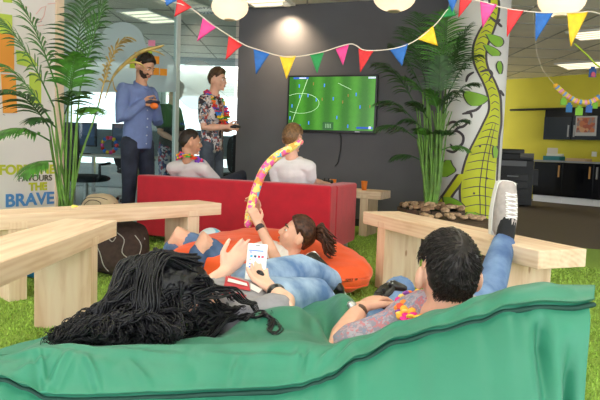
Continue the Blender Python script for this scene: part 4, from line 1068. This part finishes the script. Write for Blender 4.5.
def lei(name,pts,label,r=.024,n=26,seed=0,cols=LEIC):
    """garland of cloth flowers along a closed or open path"""
    rnd=random.Random(seed); C=cat([tuple(p) for p in pts],10); e=empty(name,C[0],0,label,'flower garland')
    tot=len(C)-1; e['group']='flower garlands around the men\'s necks'
    mk('cord',B().tube([V(p) for p in C],.004,n=5),mat('garland_cord',(60,140,60),.8),e)
    for k in range(n):
        p=V(C[int(k/(n-1)*tot)]); col=cols[(k*3+seed)%len(cols)]; b=B(); M_=Matrix.Rotation(rnd.uniform(0,6),3,'X')@Matrix.Rotation(rnd.uniform(0,6),3,'Z')
        for j in range(5):
            a=2*pi*j/5; b.ball(p+M_@V((cos(a)*r*.7,sin(a)*r*.7,rnd.uniform(-.2,.2)*r)),(r*.58,r*.5,r*.22),M_@rotz(a),8,6)
        mk('flower',b,mat('petal_%d_%d'%(col[0],col[2]),col,.65),e,smooth=True)
    return e
def stand(x,y,f,h,ctrl,lean=.0,tilt=0.,spread=.11):
    s=h/1.8; f=V((f[0],f[1],0)).normalized(); l=Z.cross(f); o=V((x,y,0))
    P=lambda a,b_,z:o+f*(a*s)+l*(b_*s)+Z*(z*s)
    J=dict(pel=P(0,0,.96),chest=P(.0,0,1.31),neck=P(-.01+lean,0,1.50),head=P(.035+lean,0,1.665),hipL=P(0,.095,.93),hipR=P(0,-.095,.93),knL=P(.03,spread,.50),knR=P(.02,-spread,.50),anL=P(-.02,spread+.01,.09),anR=P(0,-spread-.01,.09),
      shL=P(-.01,.185,1.43),shR=P(-.01,-.185,1.43))
    c=V(ctrl)
    J['elL']=P(.03,.25,1.13); J['elR']=P(.03,-.25,1.13)
    J['wrL']=c+l*.075*s-f*.085*s-Z*.01; J['wrR']=c-l*.075*s-f*.085*s-Z*.01
    J['handL']=dict(d=f*.8-l*.45,n=-l*.75-f*.3,t=Z,c=.75); J['handR']=dict(d=f*.8+l*.45,n=l*.75-f*.3,t=Z,c=.75)
    return J,f,l,s
BLUESH=mat('blue_denim_shirt',(112,128,178),.8,.05,9.,.2,60.); NAVY=mat_denim('navy_denim',(26,30,46),(44,50,70)); GREYJ=mat_denim('grey_denim',(62,68,80),(92,100,114)); JEANS=mat_denim('washed_blue_denim',(86,120,168),(168,192,220),9); JEANB=mat_denim('mid_blue_denim',(70,98,146),(120,148,188)); RIPJ=mat_denim('dark_blue_denim',(52,72,112),(96,122,164))
HB=mat_hair('dark_brown_hair',(22,16,14),(52,38,30)); HBR=mat_hair('brown_hair',(58,40,28),(112,82,58)); HBK=mat_hair('black_hair',(10,10,13),(36,34,40)); HBR2=mat_hair('chestnut_hair',(44,24,18),(96,58,40)); HLB=mat_hair('light_brown_hair',(92,66,42),(150,112,76)); HFG=mat_hair('very_dark_hair',(18,14,14),(50,42,40),.42)
WHT=mat('white_cotton',(226,220,222),.85,.02,10.,.15,50.); GRYW=mat('pale_grey_cotton',(205,198,200),.85,.03,10.,.2,40.); DKT=mat('dark_olive_cotton',(62,66,62),.85,.06,10.,.15,40.)
BLKL=mat('black_leather',(28,26,26),.4); WSOLE=mat('white_rubber',(226,224,220),.5); BRL=mat('brown_leather',(86,60,44),.5)
def beard(h,m,th=.006):
    c,R,s=h['c'],h['R'],h['s']
    def fn(p,q):
        g=1 if (p.y>.1 and -.98<p.z<-.28 and not(p.y>.8 and -.58<p.z<-.44)) else 0
        r=headfn(p,q/s)*s; return R@(r*(.95+.05*g)+V((p.x,p.y,p.z))*(th+fbm(p,12)*.002)*g)
    mk('beard',B().ball(c,[k*s for k in HR],None,48,40,fn=fn),m,h['o'],smooth=True)
# bearded man in the blue shirt
cp=at(155,102,5.72)
J,f,l,s=stand(-1.59,5.82,(.86,-.5),1.765,cp,lean=.05,spread=.12); J['f']=f*.86-Z*.42; J['up']=Z+f*.4
h=human('standing bearded man in a blue shirt looking down at a controller, left of the sofa',J,SK2,s,BLUESH,'long',NAVY,shirt_hem=.45)
short_hair(h,HB,1.0,.014,1); beard(h,mat('stubble_dark',(62,44,36),.8))
for k in'LR': shoe(h['o'],J['an'+k],f+l*(.2 if k=='L' else -.2),Z,BRL,BLK)
cl=B(); n_=V(J['neck']); cl.tube([n_+l*.07+Z*.0-f*.01,n_+f*.085-Z*.05,n_-l*.07+Z*.0-f*.01,n_-f*.07+Z*.02,n_+l*.07+Z*.0-f*.01],[(.017,.007)]*5,n=8,sub=5); mk('collar',cl,BLUESH,h['o'],smooth=True)
b=B(); 
for k in range(6): b.ball(V(J['pel']).lerp(J['chest'],k/5*1.15-.1)+f*(.128-.01*abs(k-3)*.4),.007,seg=8,rings=6)
mk('shirt_button',b,mat('pearl_button',(210,215,230),.3),h['o'])
controller(cp,f,Z+f*.3,'dark game controller with orange front held by the bearded man in blue',(40,40,64))
b=B().ball(cp+f*.02-Z*.04+l*-.03,(.04,.03,.03),seg=14,rings=8); setp(mk('orange_joystick',b,mat('orange_pad',(240,120,40),.4),smooth=True),'small orange gadget under the controller in the bearded man\'s hands','gadget')
# man in the dark T-shirt behind the glass
cp=at(183,139,6.95)
J,f,l,s=stand(-1.575,7.15,(.9,-.35),1.66,cp,lean=.05); J['f']=f*.8-Z*.4; J['up']=Z+f*.3
h=human('man in a dark olive T-shirt half hidden behind the bearded man in blue',J,SK1,s,DKT,'short',mat_cells('floral_shorts',[(60,56,70),(170,60,80),(120,130,170),(200,190,200),(50,60,110)],34),shirt_hem=.3)
short_hair(h,HB,1.0,.012,2)
for k in'LR': shoe(h['o'],J['an'+k],f,Z,BLKL,WSOLE)
# man in the floral shirt
HAW=mat_cells('floral_print_shirt',[(56,48,56),(196,188,190),(226,216,214),(158,60,56),(92,110,130),(210,200,198),(40,36,42),(186,150,130)],30,.75,.12)
cp=at(237.5,126.5,6.38)
J,f,l,s=stand(-.985,6.55,(.93,-.32),1.745,cp,lean=.02); J['f']=f+l*.0-Z*.04; J['up']=Z
h=human('standing man in a floral shirt, grey jeans and flower garland beside the dark wall',J,SK1,s,HAW,'short',GREYJ,shirt_hem=.4)
short_hair(h,HBR,2.0,.014,3)
for k in'LR': shoe(h['o'],J['an'+k],f,Z,BLKL,WSOLE)
n_=V(J['neck']); c_=V(J['chest'])
lei('flower_garland',[n_-f*.085+Z*.03,n_+l*.105+Z*.0,c_+l*.12+f*.09+Z*.06,c_+l*.085+f*.14-Z*.04,c_+f*.155-Z*.13,c_-l*.085+f*.14-Z*.04,c_-l*.12+f*.09+Z*.06,n_-l*.105,n_-f*.085+Z*.03],'colourful flower garland around the neck of the standing floral-shirted man',.03,34,1)
controller(cp,f,Z+f*.2,'black game controller in the hands of the standing floral-shirted man')
b=B(); kp_=V(J['hipR'])+f*.10-l*.03; b.tube([kp_+Z*.03,kp_-Z*.03],[.008,.006],n=6); b.ball(kp_-Z*.05,.018,seg=10,rings=6); mk('key_ring',b,STEEL,h['o'],smooth=True)
# seated men on the sofa
def seat_man(a,lean_b,headpx,headY,faced,label,skin,shirt,hairm,knL,knR,elL,wrL,elR,wrR,s=1.,hands=None,th=.012):
    pel=S(a,.42,.47); hd=at(headpx[0],headpx[1],headY); nk=hd-Z*.165-V(faced)*.02*s; nk=nk.lerp(V((pel.x,pel.y,nk.z)),.06)
    ch=nk.lerp(pel,.34); 
    J=dict(pel=pel,chest=ch,neck=nk,head=hd,f=V(faced),up=Z,hipL=pel-su*.1,hipR=pel+su*.1,shL=nk-su*.165-Z*.075,shR=nk+su*.165-Z*.075)
    J.update(knL=knL,knR=knR,anL=V((V(knL).x+.05,V(knL).y+.12,.08)),anR=V((V(knR).x+.05,V(knR).y+.12,.08)),elL=elL,wrL=wrL,elR=elR,wrR=wrR)
    J['handL']=dict(d=sn*.7+su*.5,n=-Z,t=su,c=.5); J['handR']=dict(d=sn*.5+su*.7-Z*.1,n=-Z,t=-su,c=.5)
    if hands: J.update(hands)
    h=human(label,J,skin,s,shirt,'short',NAVY,shirt_hem=.1); 
    for k in'LR': shoe(h['o'],J['an'+k],sn,Z,BLKL,WSOLE)
    return h,J
a4=.47
h4,J4=seat_man(a4,0,(190,142.5),5.52,su*.72+sn*.7,'seated man with cropped dark hair, pale grey T-shirt and garland, left end of the sofa',SK2,GRYW,HB,S(a4-.12,.92,.50),at(241,176,6.0),S(a4-.18,.34,.54),S(a4-.08,.60,.50),S(a4+.19,.36,.54),S(a4+.26,.64,.54))
short_hair(h4,HB,.6,.008,4,rough=.002)
n_=J4['neck']; lei('flower_garland',[n_-sn*.085+Z*.05-su*.03,n_-su*.105+Z*.02,n_-su*.09+sn*.09-Z*.04,n_+sn*.13-Z*.12,n_+su*.10+sn*.08-Z*.05,n_+su*.13-Z*.0-sn*.02,n_+su*.06-sn*.085+Z*.04,n_-sn*.085+Z*.05-su*.03],'colourful flower garland around the neck of the seated man with cropped hair',.026,26,2)
a5=1.43
h5,J5=seat_man(a5,0,(293,139),5.28,sn*.9+su*.2,'seated man with light brown hair in a white T-shirt, right end of the sofa',SK1,WHT,HLB,S(a5-.12,.92,.50),S(a5+.14,.92,.50),S(a5-.16,.34,.56),S(a5-.06,.60,.54),at(310,182,5.28),at(321,182.5,5.62))
short_hair(h5,HLB,1.2,.014,5,rough=.005)
controller(at(327,181.5,5.72),sn,Z,'black game controller in the hand of the seated man in the white T-shirt')
#PF0
# ------------------------------------------------------------ the three people lying in front
def strands(name,paths,m,parent,r=.0022,n=3):
    b=B()
    for P,amp,fr,ph in paths:
        C=cat([tuple(p) for p in P],11); k=len(C); L_=[]
        t0=(V(C[-1])-V(C[0])).normalized(); a=t0.orthogonal().normalized(); c=t0.cross(a)
        for i,p in enumerate(C):
            u=i/(k-1); w=amp*(u**.7); L_.append(V(p)+a*(w*sin(fr*u+ph))+c*(w*cos(fr*u+ph)))
        b.tube(L_,[r*(1-.75*(i/(k-1))**2) for i in range(k)],n=n,cap=False)
    return mk(name,b,m,parent,smooth=True)
# girl on the orange bag
GY=3.62
hd=at(297,235.5,GY); pel=at(236,266,3.66); nk=at(294,248,GY+.02); nk=hd+V((-.045,0,-.15)); ch=nk.lerp(pel,.36)+Z*.02
dirT=(nk-pel).normalized()
J=dict(head=hd,neck=nk,chest=ch,pel=pel,f=V((-.86,-.12,.42)),up=V((.5,.0,.87)),
  shL=nk+V((-.03,-.15,-.07)),shR=nk+V((-.05,.16,-.05)),hipL=pel+V((-.03,-.085,0)),hipR=pel+V((-.03,.085,.0)),
  knR=at(178,238,3.86),knL=at(203,243.5,3.56),anR=at(158,282,3.75),anL=at(186,290,3.42))
J['elL']=at(272,250,3.46); J['wrL']=at(258,224,3.52); J['elR']=at(268,245,3.78); J['wrR']=at(256,213,3.66)
J['handL']=dict(d=V((-.35,.1,.9)),n=V((-.5,.8,0)),t=V((.3,-.6,.5)),c=.95); J['handR']=dict(d=V((-.3,0,.95)),n=V((-.5,-.8,0)),t=V((.2,.5,.5)),c=.95)
TANK=mat('white_tank_top',(232,228,226),.85,.02,12.,.2,50.)
gh=human('young woman in white tank top and ripped jeans lying on the orange bean bag',J,SK1,.97,TANK,'none',RIPJ,female=True,base=V((pel.x,pel.y,.0)),knee_rip=True,shirt_hem=.0)
short_hair(gh,HBR2,.6,.016,8,back=-.62,front=.58,rough=.003,side=-.15)
rnd=random.Random(3); ps=[]
tieP=hd+V((.10,.02,.01))
for k in range(150):
    a=rnd.uniform(0,6.28); o_=V((0,cos(a),sin(a)))*rnd.uniform(.0,.055)
    e_=V((.11+rnd.uniform(-.02,.04),rnd.uniform(-.05,.05),-.085+rnd.uniform(-.03,.04)))
    ps.append(([tieP+o_*.35,tieP+o_*1.1+V((.05,0,.01)),tieP+o_*1.2+e_*.75,tieP+o_*.9+e_],.006,rnd.uniform(3,7),rnd.uniform(0,6)))
strands('ponytail',ps,HBR2,gh['o'],.007,4)
mk('hair_tie',B().lathe(tieP+V((.0,0,-.01)),[(.028,-.008),(.03,.008)],14,M=Matrix.Rotation(radians(90),3,'Y')),BLK,gh['o'])
for k,e_ in(('L',0),('R',1)): shoe(gh['o'],J['an'+k],V((-.9,-.1,.1)),V((.2,0,1)),BLKL,WSOLE)
mk('bracelet',B().tube([J['wrL']+(J['elL']-J['wrL'])*.12+V((0,0,.0)),J['wrL']+(J['elL']-J['wrL'])*.17],[.0275,.0275],n=14),mat('dark_beads',(60,50,56),.5),gh['o'])
# long inflatable tube in her hands
bl=mat_cells('party_balloon_print',[(246,222,120),(248,226,130),(236,90,170),(244,216,110),(250,160,60),(90,180,220),(248,226,130),(240,110,120)],38,.3,.1)
NP=[at(248,224,3.56),at(250,212,3.57),at(254,196,3.59),(at(260,178,3.6)),at(267,166,3.6),at(277,156,3.6),at(289,149,3.6),at(301,142,3.6)]
b=B().tube(NP,[.023,.027,.027,.026,.027,.026,.024,.016],n=18,sub=6)
setp(mk('balloon_tube',b,bl,smooth=True),'long curved inflatable tube with pink and yellow print held up by the girl','balloon')
# woman with the phone
WY=1.66
hd=at(178,299,1.66); nk=at(208,312,1.76); ch=at(234,315,1.88); pel=at(262,314,2.08)
J=dict(head=hd,neck=nk,chest=ch,pel=pel,f=V((.55,.62,.55)),up=V((-.62,-.35,.70)),
  shL=at(216,302,1.95),shR=at(232,322,1.76),hipL=at(250,288,2.12),hipR=at(272,304,2.03),
  knL=at(300,270,2.42),anL=at(331,281,2.62),knR=at(316,295,2.24),anR=at(334,318,2.36),
  elL=at(205,290,2.02),wrL=at(225,271,2.05),elR=at(292,309,1.74),wrR=at(272,289,1.88))
ph=at(256.5,262,2.0)
J['handL']=dict(d=at(247,245,2.12)-at(225,271,2.05),n=V((.5,-.5,.4)),t=V((-.3,-.2,1)),c=.25,th=.2)
J['handR']=dict(d=at(252,270,2.0)-J['wrR'],n=V((-.1,.5,.9)),t=V((.1,-.4,1)),c=.55)
GREYT=mat('grey_marl_tee',(150,146,152),.9,.08,20.,.15,40.)
wh=human('woman with very long curly black hair and grey tee looking at her phone',J,SK3,.98,GREYT,'short',JEANS,female=True,base=V((pel.x,pel.y,.0)),shirt_hem=.0,voxel=.0055)
# red and white print on the tee, laid on the cloth itself
tee=[c for c in wh['o'].children if c.name.startswith('shirt')][0]
bpy.context.view_layer.update(); mwi=tee.matrix_world.inverted()
def decal(pix,m,nm,off=.004,n=10):
    (ax,ay),(bx,by),(cx,cy),(dx,dy)=pix; P=[[None]*(n+1) for _ in range(n+1)]
    for i in range(n+1):
        for j in range(n+1):
            u,v=i/n,j/n; x=(ax*(1-u)+bx*u)*(1-v)+(dx*(1-u)+cx*u)*v; y=(ay*(1-u)+by*u)*(1-v)+(dy*(1-u)+cy*u)*v
            d=ray(x,y).normalized(); ok,loc,nor,_=tee.ray_cast(mwi@EYE,(mwi.to_3x3()@d))
            if ok: P[i][j]=tee.matrix_world@(loc+nor*off)
    b=B(); idx={}; fs=[]
    for i in range(n+1):
        for j in range(n+1):
            if P[i][j] is not None: idx[i,j]=len(b.v); b.v.append(P[i][j])
    for i in range(n):
        for j in range(n):
            q=[(i,j),(i+1,j),(i+1,j+1),(i,j+1)]
            if all(k in idx for k in q): b.f.append(tuple(idx[k] for k in q)); b.m.append(0)
    if b.f: mk(nm,b,m,wh['o'],smooth=True)
REDP=mat('red_print',(190,58,66),.8); WHP=mat('white_print',(228,220,220),.8)
decal([(226,276),(248,283),(250,292),(224,287)],REDP,'red_print'); decal([(228,280),(246,285),(247,288),(227,283.5)],WHP,'white_print',.007); decal([(222,290),(246,296),(244,300),(220,295)],REDP,'red_print'); decal([(250,284),(262,290),(258,294),(250,290)],WHP,'white_print')
# shoe near the orange bag
shoe(wh['o'],J['anL'],V((-.5,.35,.6)),V((-.3,-.5,.8)),BLKL,WSOLE,L=.25,w=.04); shoe(wh['o'],J['anR'],V((.2,.9,.3)),V((-.2,-.2,1)),BLKL,WSOLE,L=.25,w=.04)
mk('bracelet',B().tube([J['wrR']+(J['elR']-J['wrR'])*.2,J['wrR']+(J['elR']-J['wrR'])*.235],[.031,.031],n=16),BLK,wh['o'])
mk('ring',B().tube([J['wrR'].lerp(ph,.62)+V((-.01,0,-.005)),J['wrR'].lerp(ph,.62)+V((-.004,0,-.009))],[.012,.012],n=10),BLK,wh['o'])
# phone
pu=(at(258,245,2.05)-at(255,279,1.97)).normalized(); pf=(EYE-ph).normalized(); pf=(pf-pu*pf.dot(pu)).normalized(); pr_=pu.cross(pf); PM=Matrix((pr_,pu,pf)).transposed()
pe=empty('smartphone',ph,0,'white smartphone with a lit screen held up by the woman with black curls','phone')
mk('body',B().box(ph,(.068,.139,.008),PM),mat('white_phone_plastic',(236,236,238),.3),pe,bevel=.003)
mk('screen',B().box(ph+pf*.0045,(.058,.104,.001),PM),mat('phone_screen_lit',(216,224,240),.3,emit=.55),pe)
for k,(x,y,w_,h_,c) in enumerate([(-.019,.018,.009,.009,(70,150,220)),(-.006,.018,.009,.009,(60,70,90)),(.007,.018,.009,.009,(220,60,70)),(.019,.018,.009,.009,(230,80,90)),(-.022,.004,.006,.006,(240,190,60)),(-.022,-.010,.006,.006,(120,130,190)),(-.022,-.022,.006,.006,(90,110,180)),(-.022,-.036,.007,.007,(60,80,160)),(-.004,.040,.05,.006,(120,140,200)),(-.022,.033,.008,.004,(90,80,170))]):
    mk('app_icon',B().box(ph+pf*.0055+pr_*x+pu*y,(w_,h_,.001),PM),mat('icon_%d'%k,c,.4,emit=.45),pe)
mk('home_button',B().tube([ph-pu*.0605+pf*.003,ph-pu*.0605+pf*.0048],.005,n=14),mat('pale_button',(200,200,196),.4),pe)
mk('earpiece',B().box(ph+pu*.061+pf*.0045,(.014,.002,.001),PM),BLK,pe)
# her hair: scalp cap plus long curls over the bag
short_hair(wh,HBK,1.,.018,11,back=-.85,front=-.45,rough=.006,side=-1.0)
rnd=random.Random(21); ps=[]; c0=wh['c']
ends=[(50,345,1.42),(58,340,1.45),(70,338,1.46),(82,335,1.48),(95,341,1.42),(104,338,1.44),(116,341,1.42),(128,336,1.46),(140,339,1.43),(152,341,1.42),(164,342,1.42),(174,341,1.42),(180,333,1.47),(188,324,1.53),(110,322,1.56),(132,326,1.52),(156,328,1.5),(198,316,1.58),(170,322,1.54)]
def lock(root,m1,m2,m3,end,nst,wid,amp,per):
    L_=(end-root).length; fr=L_*6.28/per; ph=rnd.uniform(0,6.28)
    for q in range(nst):
        o_=V((rnd.gauss(0,1),rnd.gauss(0,1),rnd.gauss(0,.7)))*wid; t=rnd.uniform(.82,1.08)
        e2=m3.lerp(end,t)
        ps.append(([root+o_*.4,m1+o_,m2+o_,m3+o_*.8,e2+o_*.5],amp*rnd.uniform(.7,1.2),fr*rnd.uniform(.95,1.05),ph+rnd.gauss(0,.35)))
for k in range(210):
    p=V((rnd.gauss(0,1),rnd.gauss(0,1),rnd.gauss(0,1))).normalized()
    if p.y>.35: p.y=-abs(p.y)
    root=c0+wh['R']@V((p.x*.078,p.y*.10,p.z*.122))
    e_=rnd.choice(ends); end=at(e_[0]+rnd.gauss(0,6),e_[1]+rnd.uniform(-7,1),e_[2]+rnd.uniform(-.01,.10))
    out=(root-c0).normalized()
    m1=root+out*rnd.uniform(.006,.028)+V((-.012,-.01,.004)); m2=m1.lerp(end,.42)+Z*rnd.uniform(-.022,.014)+V((rnd.uniform(-.012,.02),0,0)); m3=m1.lerp(end,.75)+Z*rnd.uniform(-.014,.010)
    lock(root,m1,m2,m3,end,8,.0065,rnd.uniform(.007,.012),rnd.uniform(.04,.06))
for k in range(150):     # locks brushed back over the crown
    x=rnd.uniform(-1.05,1.05); Rr=wh['R']; sc=lambda p,k_: c0+Rr@V((p[0]*.078*k_,p[1]*.10*k_,p[2]*.122*k_))
    root=sc((x*.8,rnd.uniform(.35,.95),rnd.uniform(.2,.75)),1.04); m1=sc((x,-.1,.98),rnd.uniform(1.16,1.32)); m2=sc((x*1.1,-.85,.45),1.42); e_=rnd.choice(ends); end=at(e_[0]+rnd.gauss(0,6),e_[1]+rnd.uniform(-9,0),e_[2]+rnd.uniform(-.01,.10)); m3=m2.lerp(end,.6)+Z*.01
    lock(root,m1,m2,m3,end,8,.006,rnd.uniform(.005,.009),rnd.uniform(.045,.065))
for k in range(26):     # locks falling forward over shoulder and bag to the right
    p=V((rnd.uniform(-.2,1),rnd.uniform(-.6,.2),rnd.uniform(-.8,.4))).normalized(); root=c0+wh['R']@V((p.x*.078,p.y*.10,p.z*.122))
    e_=rnd.choice([(236,305,1.78),(250,309,1.74),(262,311,1.72),(270,318,1.70),(246,311,1.70),(228,310,1.68),(216,315,1.62),(234,305,1.75)]); end=at(e_[0]+rnd.gauss(0,4),e_[1]+rnd.gauss(0,3),e_[2]+.02)
    out=(root-c0).normalized(); m1=root+out*.03; m2=m1.lerp(end,.4)+Z*rnd.uniform(.015,.035); m3=m1.lerp(end,.75)+Z*.012
    lock(root,m1,m2,m3,end,7,.005,rnd.uniform(.005,.008),rnd.uniform(.045,.06))
strands('long_curls',ps,HBK,wh['o'],.0030,4)
def onbag(x,y,h=.007):
    d=ray(x,y).normalized(); q=gbag.matrix_world.inverted(); ok,loc,nor,_=gbag.ray_cast(q@EYE,q.to_3x3()@d)
    return gbag.matrix_world@loc-d*h if ok else at(x,y,1.7)
ps=[]
for P_ in ([(228,311),(240,309),(252,312),(264,313),(272,321),(269,330),(275,334),(281,330),(279,324)],[(226,314),(240,313),(252,317),(264,316),(273,318),(278,324)],[(222,318),(236,315),(250,310),(262,309),(272,313)],[(224,312),(244,315),(262,311),(270,318),(268,326)],[(215,322),(230,318),(244,319),(258,313),(268,315)]):
    for q in range(5): ps.append(([onbag(x+rnd.gauss(0,.8),y+rnd.gauss(0,.8)) for x,y in P_],.004,14.,q))
strands('ringlet',ps,HBK,wh['o'],.0034,5)
# dark-haired man on the right
hd=at(447.5,274.5,1.62); nk=at(446,311,1.60)+V((-.0,.0,-.0)); pel=V((.41,2.14,.21)); ch=nk.lerp(pel,.36)-Z*.035
shl=at(388,333,1.66); shr=V((.565,1.70,.41))
J=dict(head=hd,neck=nk,chest=ch,pel=pel,f=V((-.10,.97,.12)),up=V((.04,-.10,1)),shL=shl,shR=shr,hipL=pel+V((-.1,.02,0)),hipR=pel+V((.1,.03,.0)),
 knL=at(400,292,2.46),anL=V((.34,2.66,.09)),knR=at(489,292,2.58),anR=at(504,243,2.90),
 elL=at(336,350,1.64),wrL=at(360,309,1.86),elR=V((.66,1.80,.34)),wrR=V((.56,1.98,.42)))
ctrl=at(385,291,1.98)
J['handL']=dict(d=ctrl+V((.03,.03,.01))-J['wrL'],n=V((.55,.3,-.75)),t=V((.5,-.6,.5)),c=.6); J['handR']=dict(d=V((-.8,.5,.1)),n=V((-.3,-.2,-.8)),t=V((-.2,-.6,.6)),c=.6)
PAIS=mat_cells('paisley_print',[(150,140,156),(176,150,160),(128,140,166),(168,160,172),(186,120,130),(140,134,150)],46,.85,.18)
mh=human('dark-haired man in a printed tee seen from behind, one sneaker up on the bench',J,SK1,1.03,PAIS,'short',JEANB,base=V((pel.x,pel.y,.0)),voxel=.0055,shirt_hem=.0,headk=.93)
short_hair(mh,HFG,1.2,.009,12,back=-.62,front=.5,rough=.002,side=.2)
rnd=random.Random(9); ps=[]; c0=mh['c']; R=mh['R']; cr=V((.12,-.62,.78)).normalized()
for k in range(5200):
    p=V((rnd.gauss(0,1),rnd.gauss(0,1),rnd.gauss(0,1))).normalized()
    lim=-.62+.86*max(0,min(1,(p.y+.66)/.30)) if p.y<-.1 else (.26 if p.y<.25 else .45)
    if p.z<lim+rnd.uniform(0,.08): continue
    if (abs(p.x)>.70 and p.z<.30) or (p.y<.1 and p.z<lim+.75*max(0,abs(p.x)-.4)): continue
    rl=headfn(p,V((p.x*HR[0],p.y*HR[1],p.z*HR[2])))*1.01*mh['s']; rl+=p*.006*(1+.9*max(0,p.z))
    tg=(p-cr); tg=tg-p*tg.dot(p); tg=tg.normalized() if tg.length>.01 else V((0,1,0)); sw_=p.cross(tg)
    L_=rnd.uniform(.020,.036)*(1 if p.z>.35 else .6); fl=(tg*.9+sw_*.3*(1 if p.z>.3 else .1)+V((rnd.gauss(0,.07),rnd.gauss(0,.07),rnd.gauss(0,.07)))).normalized()
    a=c0+R@rl; b1=c0+R@(rl+fl*L_*.5+p*.0035); e_=c0+R@(rl+fl*L_-p*rnd.uniform(-.001,.004))
    ps.append((a,b1,e_))
b=B()
for a,b1,e_ in ps: b.tube([a,b1,e_],[.0017,.0014,.0004],n=3,cap=False)
mk('hair_strands',b,HFG,mh['o'],smooth=True)
GSU=mat('grey_canvas',(176,166,164),.85,.06,30.,.2,90.)
an=J['anR']; aa=at(508,221,2.93); ad=V((.10,.10,.99)).normalized()
sh=shoe(mh['o'],aa,ad,V((.12,-.98,.12)),GSU,WSOLE,L=.272,w=.052,laces=mat('white_laces',(240,238,236),.7),nm='grey_sneaker')
mk('sock',B().tube([J['knR'].lerp(an,.86),an,an.lerp(aa,.6),aa+ad*.01],[.044,.044,.043,.04],n=14),mat('black_sock',(28,28,32),.9),mh['o'],smooth=True)
shoe(mh['o'],J['anL'],V((.1,.95,0)),Z,GSU,WSOLE,nm='grey_sneaker')
# cuff and watch
wa=J['wrL']; fd=(J['elL']-wa).normalized()
wn=V((-.75,-.45,.5)); wn=(wn-fd*wn.dot(fd)).normalized()
wt_=mk('watch_strap',B().tube([wa+fd*.018,wa+fd*.036],[(.0305,.027)]*2,n=18),BRL,mh['o'],smooth=True)
mk('watch_face',B().tube([wa+fd*.027+wn*.018,wa+fd*.027+wn*.031],[.016,.015],n=16),STEEL,wt_)
cu_=V((-.2,-.45,.87)); controller(ctrl,cu_.cross(V((.72,.62,.42))),cu_,'black game controller in the left hand of the dark-haired man in front',(30,28,26),.85)
nk_=J['neck']
lei('flower_garland',[nk_+V((.085,-.02,.0)),nk_+V((.0,-.075,-.02)),at(412,318,1.56),at(405,312,1.63),at(402,304,1.72),at(412,297,1.82),at(440,300,1.86),nk_+V((.11,.12,-.03)),nk_+V((.085,-.02,.0))],'bright flower garland around the neck of the dark-haired man in front',.023,34,4,[(250,205,70),(240,80,60),(250,214,110),(230,40,140),(246,150,60),(150,80,170),(250,180,60)])
#PF1
# ------------------------------------------------------------ light and colour management
w=bpy.data.worlds.new('world'); SC.world=w; w.use_nodes=True; bg=w.node_tree.nodes['Background']; bg.inputs[0].default_value=(.93,.97,1,1); bg.inputs[1].default_value=3.3
vs_=SC.view_settings; vs_.view_transform='Standard'; vs_.look='None'; vs_.gamma=1; vs_.exposure=0.1; vs_.use_curve_mapping=False
